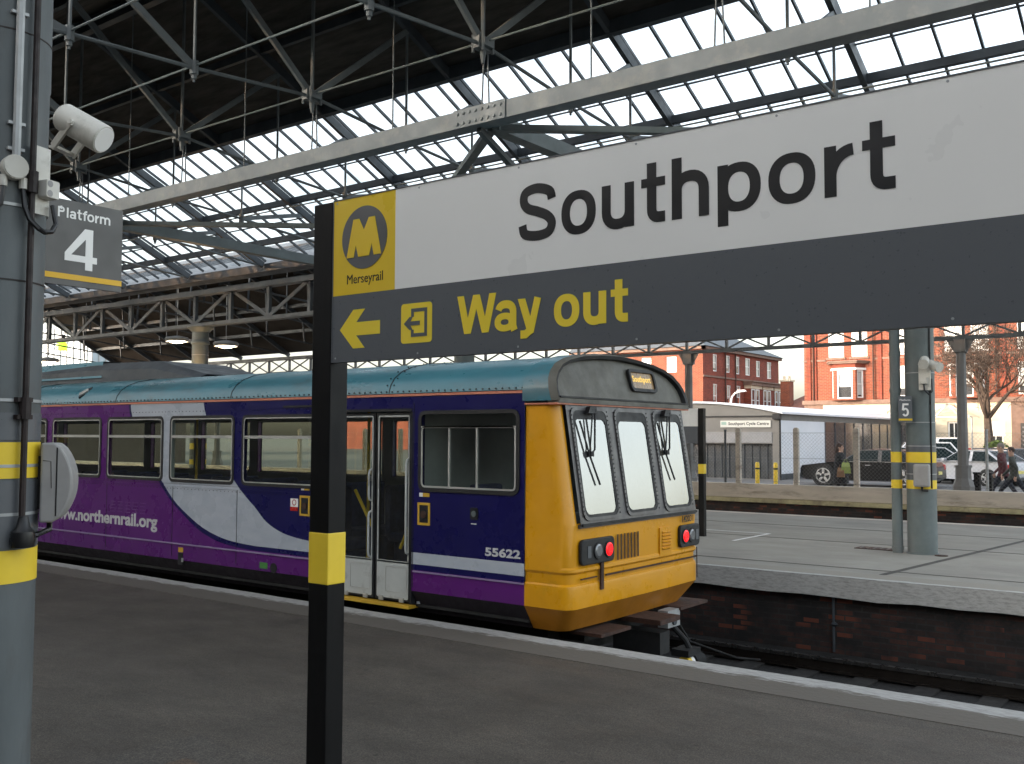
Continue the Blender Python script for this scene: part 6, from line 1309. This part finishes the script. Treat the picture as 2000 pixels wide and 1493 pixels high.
vehicle('hatchback_car', 'dark hatchback car parked behind the silver saloon', 'car', (-9.6, 48.2, 0.0), radians(-25), 'p_navy', 4.2, 1.76, HAT, (1.05, 1.75, 3.5, 4.1), 1.42, 0.95, 2.6, 0.31, 0.85)
vehicle('hatchback_car', 'dark car at the right edge behind the two walkers', 'car', (-6.6, 45.5, 0.0), radians(5), 'p_navy', 4.2, 1.76, HAT, (1.05, 1.75, 3.5, 4.1), 1.36, 0.95, 2.6, 0.31, 0.85)

# bollards
for i, (x, l_) in enumerate(((-14.3, 'yellow bollard in front of the shed, left of the pair'), (-13.62, 'yellow bollard in front of the shed, right of the pair'))):
    b = MB(); b.lathe((x, 33.5, 0), [(0, 0), (0.075, 0), (0.075, 0.9), (0.06, 0.97), (0, 0.98)], 16); o = tag(b.build('bollard', 'poleyellow2' if 'poleyellow2' in K else 'poleyellow', loc=(x, 33.5, 0)), l_, 'bollard', 'yellow bollards')
    b = MB(); b.lathe((x, 33.5, 0), [(0.0755, 0.72), (0.078, 0.72), (0.078, 0.78), (0.0755, 0.78)], 16); b.build('band', 'ink', o)
for i, (x, l_) in enumerate(((-6.02, 'short black post with slanted top nearest the slender column'), (-5.72, 'short black post with slanted top beside the walkers'))):
    b = MB(); b.add([(x - .07, 28.6, 0), (x + .07, 28.6, 0), (x + .07, 28.8, 0), (x - .07, 28.8, 0), (x - .07, 28.6, 0.95), (x + .07, 28.6, 0.86), (x + .07, 28.8, 0.86), (x - .07, 28.8, 0.95)], [(3, 2, 1, 0), (4, 5, 6, 7), (0, 1, 5, 4), (1, 2, 6, 5), (2, 3, 7, 6), (3, 0, 4, 7)]); b.use('trim').box(x - 0.09, x + 0.09, 28.58, 28.82, 0.9, 0.95)
    tag(b.build('bollard', 'black', loc=(x, 28.7, 0), bevel=0.01), l_, 'bollard', 'black bollards')

# ------------------------------------------------------------------ people
def skinned(name, joints, bones, root, loc, zones, parent=None, sub=2):
    """joints: name -> (x, y, z, radius); returns one continuous mesh with materials by zone(function)"""
    ks = list(joints); me = bpy.data.meshes.new('tmp'); me.from_pydata([joints[k][:3] for k in ks], [(ks.index(a), ks.index(b)) for a, b in bones], [])
    o = bpy.data.objects.new('tmp', me); COL.objects.link(o)
    m = o.modifiers.new('skin', 'SKIN'); m.use_smooth_shade = True
    for i, k in enumerate(ks):
        r = joints[k][3]; r = r if isinstance(r, tuple) else (r, r); me.skin_vertices[0].data[i].radius = r; me.skin_vertices[0].data[i].use_root = (k == root)
    s = o.modifiers.new('sub', 'SUBSURF'); s.levels = sub; s.render_levels = sub
    bpy.context.view_layer.update(); nm = bpy.data.meshes.new_from_object(o.evaluated_get(bpy.context.evaluated_depsgraph_get()))
    bpy.data.objects.remove(o); nm.name = name; r = bpy.data.objects.new(name, nm); COL.objects.link(r)
    nm.materials.clear()
    for z, k in zones: nm.materials.append(K[k])
    for p in nm.polygons:
        p.use_smooth = True
        for i, (z, k) in enumerate(zones):
            if z(p.center): p.material_index = i; break
    if parent: r.parent = parent
    r.location = loc; return r
def walker(label, loc, rz, h, stride, coat, legs, hair, arm=0.25, lean=0.06, hold=None):
    """figure facing +x locally"""
    s = h / 1.75; J = {}
    def j(k, x, y, z, r): J[k] = (x * s, y * s, z * s, tuple(q * s for q in r) if isinstance(r, tuple) else r * s)
    st = stride / 2
    j('pelvis', 0, 0, 0.92, (0.16, 0.13)); j('waist', lean * 0.3, 0, 1.08, (0.155, 0.125)); j('chest', lean * 0.7, 0, 1.28, (0.185, 0.135)); j('neck', lean, 0, 1.46, (0.075, 0.075)); j('jaw', lean + 0.02, 0, 1.56, (0.072, 0.085)); j('head', lean + 0.02, 0, 1.66, (0.082, 0.10)); j('crown', lean + 0.01, 0, 1.73, (0.05, 0.06))
    for sd_, y, f in (('l', 0.1, 1), ('r', -0.1, -1)):
        j('hip' + sd_, 0, y, 0.88, 0.105); j('knee' + sd_, f * st * 0.62 + 0.05, y, 0.49, 0.068); ank = f * st - (0.05 if f < 0 else 0.0); j('ankle' + sd_, ank, y, 0.09 + (0.06 if f < 0 else 0), 0.045); j('toe' + sd_, ank + 0.17, y * 1.1, 0.035, 0.035)
        j('sh' + sd_, lean * 0.9, y * 1.85, 1.40, 0.075); j('el' + sd_, lean * 0.6 - f * arm * 0.5 - 0.04, y * 2.5, 1.13, 0.052); wx = lean - f * arm * 0.9 + 0.08; j('wr' + sd_, wx, y * 2.4, 0.90, 0.036); j('palm' + sd_, wx + 0.02, y * 2.4, 0.82, 0.034)
        for q in range(4): j('f%s%d' % (sd_, q), wx + 0.015 + (q - 1.5) * 0.022, y * 2.4, 0.735 + abs(q - 1.4) * 0.008, 0.0105)
        j('th' + sd_, wx + 0.065, y * 2.3, 0.80, 0.011)
    E_ = [('pelvis', 'waist'), ('waist', 'chest'), ('chest', 'neck'), ('neck', 'jaw'), ('jaw', 'head'), ('head', 'crown')]
    for d in 'lr': E_ += [('pelvis', 'hip' + d), ('hip' + d, 'knee' + d), ('knee' + d, 'ankle' + d), ('ankle' + d, 'toe' + d), ('chest', 'sh' + d), ('sh' + d, 'el' + d), ('el' + d, 'wr' + d), ('wr' + d, 'palm' + d)] + [('palm' + d, 'f%s%d' % (d, q)) for q in range(4)] + [('palm' + d, 'th' + d)]
    t = thing('person', label, 'person', loc, rz)
    hand = lambda c: c.z < 0.88 * s and abs(c.y) > 0.185 * s
    skinned('body', J, E_, 'pelvis', (0, 0, 0), [(lambda c: c.z < 0.075 * s, 'rubber'), (hand, 'skin'), (lambda c: c.z > 1.475 * s, 'skin'), (lambda c: c.z > 0.80 * s, coat), (lambda c: True, legs)], t)
    b = MB(); hx = (lean + 0.0) * s                                   # hair cap and face
    for i in range(9):
        pass
    cap = []
    n = 14
    for i in range(7):
        th = radians(128) * i / 6
        for k in range(n):
            a = 2 * pi * k / n; fcut = 1.0 if cos(a) < 0.55 or th < 0.9 else 0.55
            cap.append((hx + 0.012 * s + sin(th * fcut) * cos(a) * 0.112 * s, sin(th * fcut) * sin(a) * 0.092 * s, (1.665 + 0.098 * cos(th * fcut)) * s))
    b.add(cap, [(i * n + k, i * n + (k + 1) % n, (i + 1) * n + (k + 1) % n, (i + 1) * n + k) for i in range(6) for k in range(n)], True); b.build('hair', hair, t, local=True)
    b = MB(); fx_ = hx + 0.108 * s
    b.add([(fx_ - 0.02, -0.014 * s, 1.60 * s), (fx_ - 0.02, 0.014 * s, 1.60 * s), (fx_ + 0.022 * s, 0, 1.605 * s), (fx_ - 0.012, 0, 1.655 * s)], [(0, 1, 2), (1, 3, 2), (3, 0, 2)])
    for y in (-1, 1): b.cyl((hx - 0.01 * s, y * 0.082 * s, 1.63 * s), (hx - 0.01 * s, y * 0.096 * s, 1.635 * s), 0.026 * s, 0.022 * s, 8)
    b.build('nose_and_ears', 'skin', t, local=True)
    b = MB()
    for y in (-1, 1): b.cyl((fx_ - 0.016 * s, y * 0.032 * s, 1.645 * s), (fx_ - 0.004 * s, y * 0.032 * s, 1.645 * s), 0.010 * s, n=8)
    b.box(fx_ - 0.02 * s, fx_ - 0.006 * s, -0.022 * s, 0.022 * s, 1.572 * s, 1.579 * s); b.build('eyes_and_mouth', 'ink', t, local=True)
    return t
K['c_red'] = mat('coat_dull_red', (0.10, 0.03, 0.035), 0.9, 0.2, 6); K['c_green'] = mat('coat_grey_green', (0.055, 0.06, 0.052), 0.9, 0.2, 6); K['c_black'] = mat('coat_black', (0.010, 0.010, 0.012), 0.85, 0.2, 6)
K['jeans'] = mat('dark_jeans', (0.014, 0.016, 0.026), 0.9, 0.2, 6); K['hair_brown'] = mat('hair_brown', (0.035, 0.015, 0.010), 0.7, 0.3, 20); K['hair_grey'] = mat('hair_grey', (0.2, 0.17, 0.15), 0.8, 0.2, 20)
walker('person striding left in a dull red coat, farther of the two walkers', (-5.72, 30.6, 0), radians(175), 1.72, 0.72, 'c_red', 'jeans', 'hair_grey', 0.2)
walker('person striding left in a grey green jacket with dark hair, nearer walker', (-5.33, 29.9, 0), radians(178), 1.62, 0.95, 'c_green', 'jeans', 'hair_brown', 0.25)
wm = walker('person with long dark hair in a black coat standing beside the black saloon', (-10.6, 31.4, 0), radians(-10), 1.66, 0.16, 'c_black', 'c_black', 'hair_brown', 0.05, 0.0)
b = MB(); b.tube([(-0.02, 0, 1.70), (-0.085, 0, 1.60), (-0.11, 0, 1.45), (-0.10, 0, 1.28), (-0.09, 0, 1.18)], [0.07, 0.085, 0.10, 0.085, 0.03], 10); b.build('long_hair', 'hair_brown', wm, local=True)
b = MB(); b.lathe((0, 0, 0), [(0.25, 0.42), (0.235, 0.6), (0.2, 0.95), (0.185, 1.1), (0.15, 1.12)], 20); b.build('coat_skirt', 'c_black', wm, local=True)
def bag(label, k, c, w_, h_, rz):
    t = thing('carrier_bag', label, 'bag', c, rz, 'bags carried by the person in black')
    b = MB(); b.add([(-w_ / 2, -.05, 0), (w_ / 2, -.05, 0), (w_ / 2, .05, 0), (-w_ / 2, .05, 0), (-w_ / 2 * .85, -.07, h_ * .6), (w_ / 2 * .9, -.07, h_ * .6), (w_ / 2 * .9, .07, h_ * .6), (-w_ / 2 * .85, .07, h_ * .6), (-w_ / 2 * .7, -.015, h_), (w_ / 2 * .7, -.015, h_), (w_ / 2 * .7, .015, h_), (-w_ / 2 * .7, .015, h_)],
                    [(3, 2, 1, 0)] + [(4 * k_ + i, 4 * k_ + (i + 1) % 4, 4 * k_ + 4 + (i + 1) % 4, 4 * k_ + 4 + i) for k_ in (0, 1) for i in range(4)] + [(8, 9, 10, 11)]); b.build('sack', k, t, local=True)
    b = MB(); b.tube([(-w_ * .2, 0, h_), (-w_ * .1, 0, h_ + 0.09), (w_ * .1, 0, h_ + 0.09), (w_ * .2, 0, h_)], 0.007, 5); b.build('handle', k, t, local=True)
bag('bright lime carrier bag held beside the black coat', mat('lime_bag', (0.30, 0.36, 0.10), 0.5, 0.1), (-10.36, 31.15, 0.74), 0.30, 0.34, radians(20))
bag('small brown paper bag hanging below the lime bag', mat('brown_bag', (0.24, 0.13, 0.07), 0.8, 0.1), (-10.5, 31.1, 0.62), 0.24, 0.3, radians(10))

# ------------------------------------------------------------------ far end of the station: concourse, lamps, fans
cc = thing('concourse_building', 'plain brown concourse wall closing the far end of the tracks', 'building', (-58, 20, 0))
b = MB(); b.box(-66, -58, 2, 40, 0, 5.55); b.build('wall', mat('brown_render', (0.12, 0.095, 0.075), 0.9, 0.15, 1), cc)
b = MB(); b.box(-58.2, -57.9, 2, 40, 5.55, 5.75); b.build('coping', 'steel_dark', cc)
gl_ = thing('glazed_building', 'pale glass clad building seen through the open gable end', 'building', (-90, 60, 0))
b = MB(); b.box(-100, -86, 49, 57.5, 0, 12.2); b.build('wall', mat('pale_glass_clad', (0.42, 0.5, 0.54), 0.4, 0.08, 0.6), gl_)
b = MB()
for i in range(12): b.box(-86, -85.9, 49 + i * 0.7, 49.1 + i * 0.7, 0, 12.2); b.box(-100 + i * 1.2, -99.85 + i * 1.2, 48.9, 49, 0, 12.2)
o = b.build('cladding_ribs', 'galv', gl_)
for i, (y, z, l_) in enumerate(((27.9, 4.95, 'left air conditioning fan on the brown end wall'), (30.2, 4.9, 'right air conditioning fan on the brown end wall'))):
    t = thing('air_conditioner', l_, 'air conditioner', (-57.8, y, z - 0.4), 0, 'air conditioning units on the end wall')
    b = MB(); b.box(-58, -57.5, y - 0.6, y + 0.6, z - 0.45, z + 0.45); b.build('casing', 'shutter', t, bevel=0.02)
    b = MB(); b.cyl((-57.5, y - 0.12, z), (-57.46, y - 0.12, z), 0.38, n=24); b.use('galv').cyl((-57.46, y - 0.12, z), (-57.44, y - 0.12, z), 0.07, n=12); b.mats[0] = 'ink' if not b.mats or b.mats[0] == 'galv' else b.mats[0]
    b = MB().use('ink').cyl((-57.5, y - 0.12, z), (-57.46, y - 0.12, z), 0.38, n=24); b.use('galv').cyl((-57.46, y - 0.12, z), (-57.44, y - 0.12, z), 0.07, n=12); b.build('fan', None, t)
K['lampglow'] = mat('lamp_glow', (1.0, 0.78, 0.5), 0.4, 0.02, emit=6)
for x, y, z, l_ in ((-32.6, 22, 5.40, 'round hanging lamp lit warm just left of the orange column'), (-29.6, 22, 5.06, 'round hanging lamp lit warm just right of the orange column'), (-42.1, 22, 5.02, 'round hanging lamp lit warm low at the far left')):
    t = thing('hanging_lamp', l_, 'lamp', (x, y, z), 0, 'warm hanging lamps under the side roof')
    b = MB(); b.lathe((x, y, z), [(0.40, 0.0), (0.46, 0.10), (0.40, 0.16), (0.1, 0.22), (0, 0.22)], 24); b.tube([(x, y, z + 0.2), (x, y, 8.0)], 0.015, 5); b.build('shade', 'galv', t)
    b = MB(); b.lathe((x, y, z), [(0.0, -0.07), (0.2, -0.04), (0.32, 0.02), (0.3, 0.05), (0, 0.06)], 20); b.build('bulb', 'lampglow', t)
    ld = bpy.data.lights.new('lamp_light', 'POINT'); ld.energy = 3.5; ld.color = (1.0, 0.62, 0.3); ld.shadow_soft_size = 0.2; lo = bpy.data.objects.new('lamp_light', ld); COL.objects.link(lo); lo.parent = t; lo.location = (0, 0, -0.2)
ld = bpy.data.lights.new('lamp_light', 'POINT'); ld.energy = 5; ld.color = (1.0, 0.5, 0.15); ld.shadow_soft_size = 0.15; lo = bpy.data.objects.new('lamp_light', ld); COL.objects.link(lo)
t = thing('wall_lamp', 'orange lamp lighting the column beyond the train roof', 'lamp', (-23.3, 16.0, 3.2))
b = MB(); b.lathe((-23.3, 16.0, 3.0), [(0, 0), (0.1, 0), (0.14, 0.2), (0.05, 0.26), (0, 0.26)], 16); b.tube([(-23.3, 16.0, 3.2), (-23.4, 16.3, 3.3), (-23.6, 16.6, 3.3)], 0.02, 6); b.build('shade', 'lampglow', t); lo.parent = t; lo.location = (0, -0.05, 0.25)
t = thing('lime_hanging_object', 'lime green object of unknown kind hanging in the bright open gable end', 'lamp', (-46.6, 25, 6.0))
b = MB().use('p_navy').box(-46.75, -46.45, 24.9, 25.1, 6.4, 6.75); b.cyl((-46.6, 25, 6.7), (-46.6, 25, 7.4), 0.03, n=6); b.build('bracket', None, t)
b = MB(); b.lathe((-46.6, 25, 5.98), [(0, 0), (0.26, 0), (0.25, 0.3), (0.17, 0.44), (0, 0.46)], 16); b.build('body', mat('lime_green', (0.45, 0.7, 0.05), 0.4, 0.05, emit=0.35), t)  # unidentified hanging object, given a faint glow

# ------------------------------------------------------------------ tidy
for o in list(bpy.data.objects):
    if '_o' in o.keys(): del o['_o']
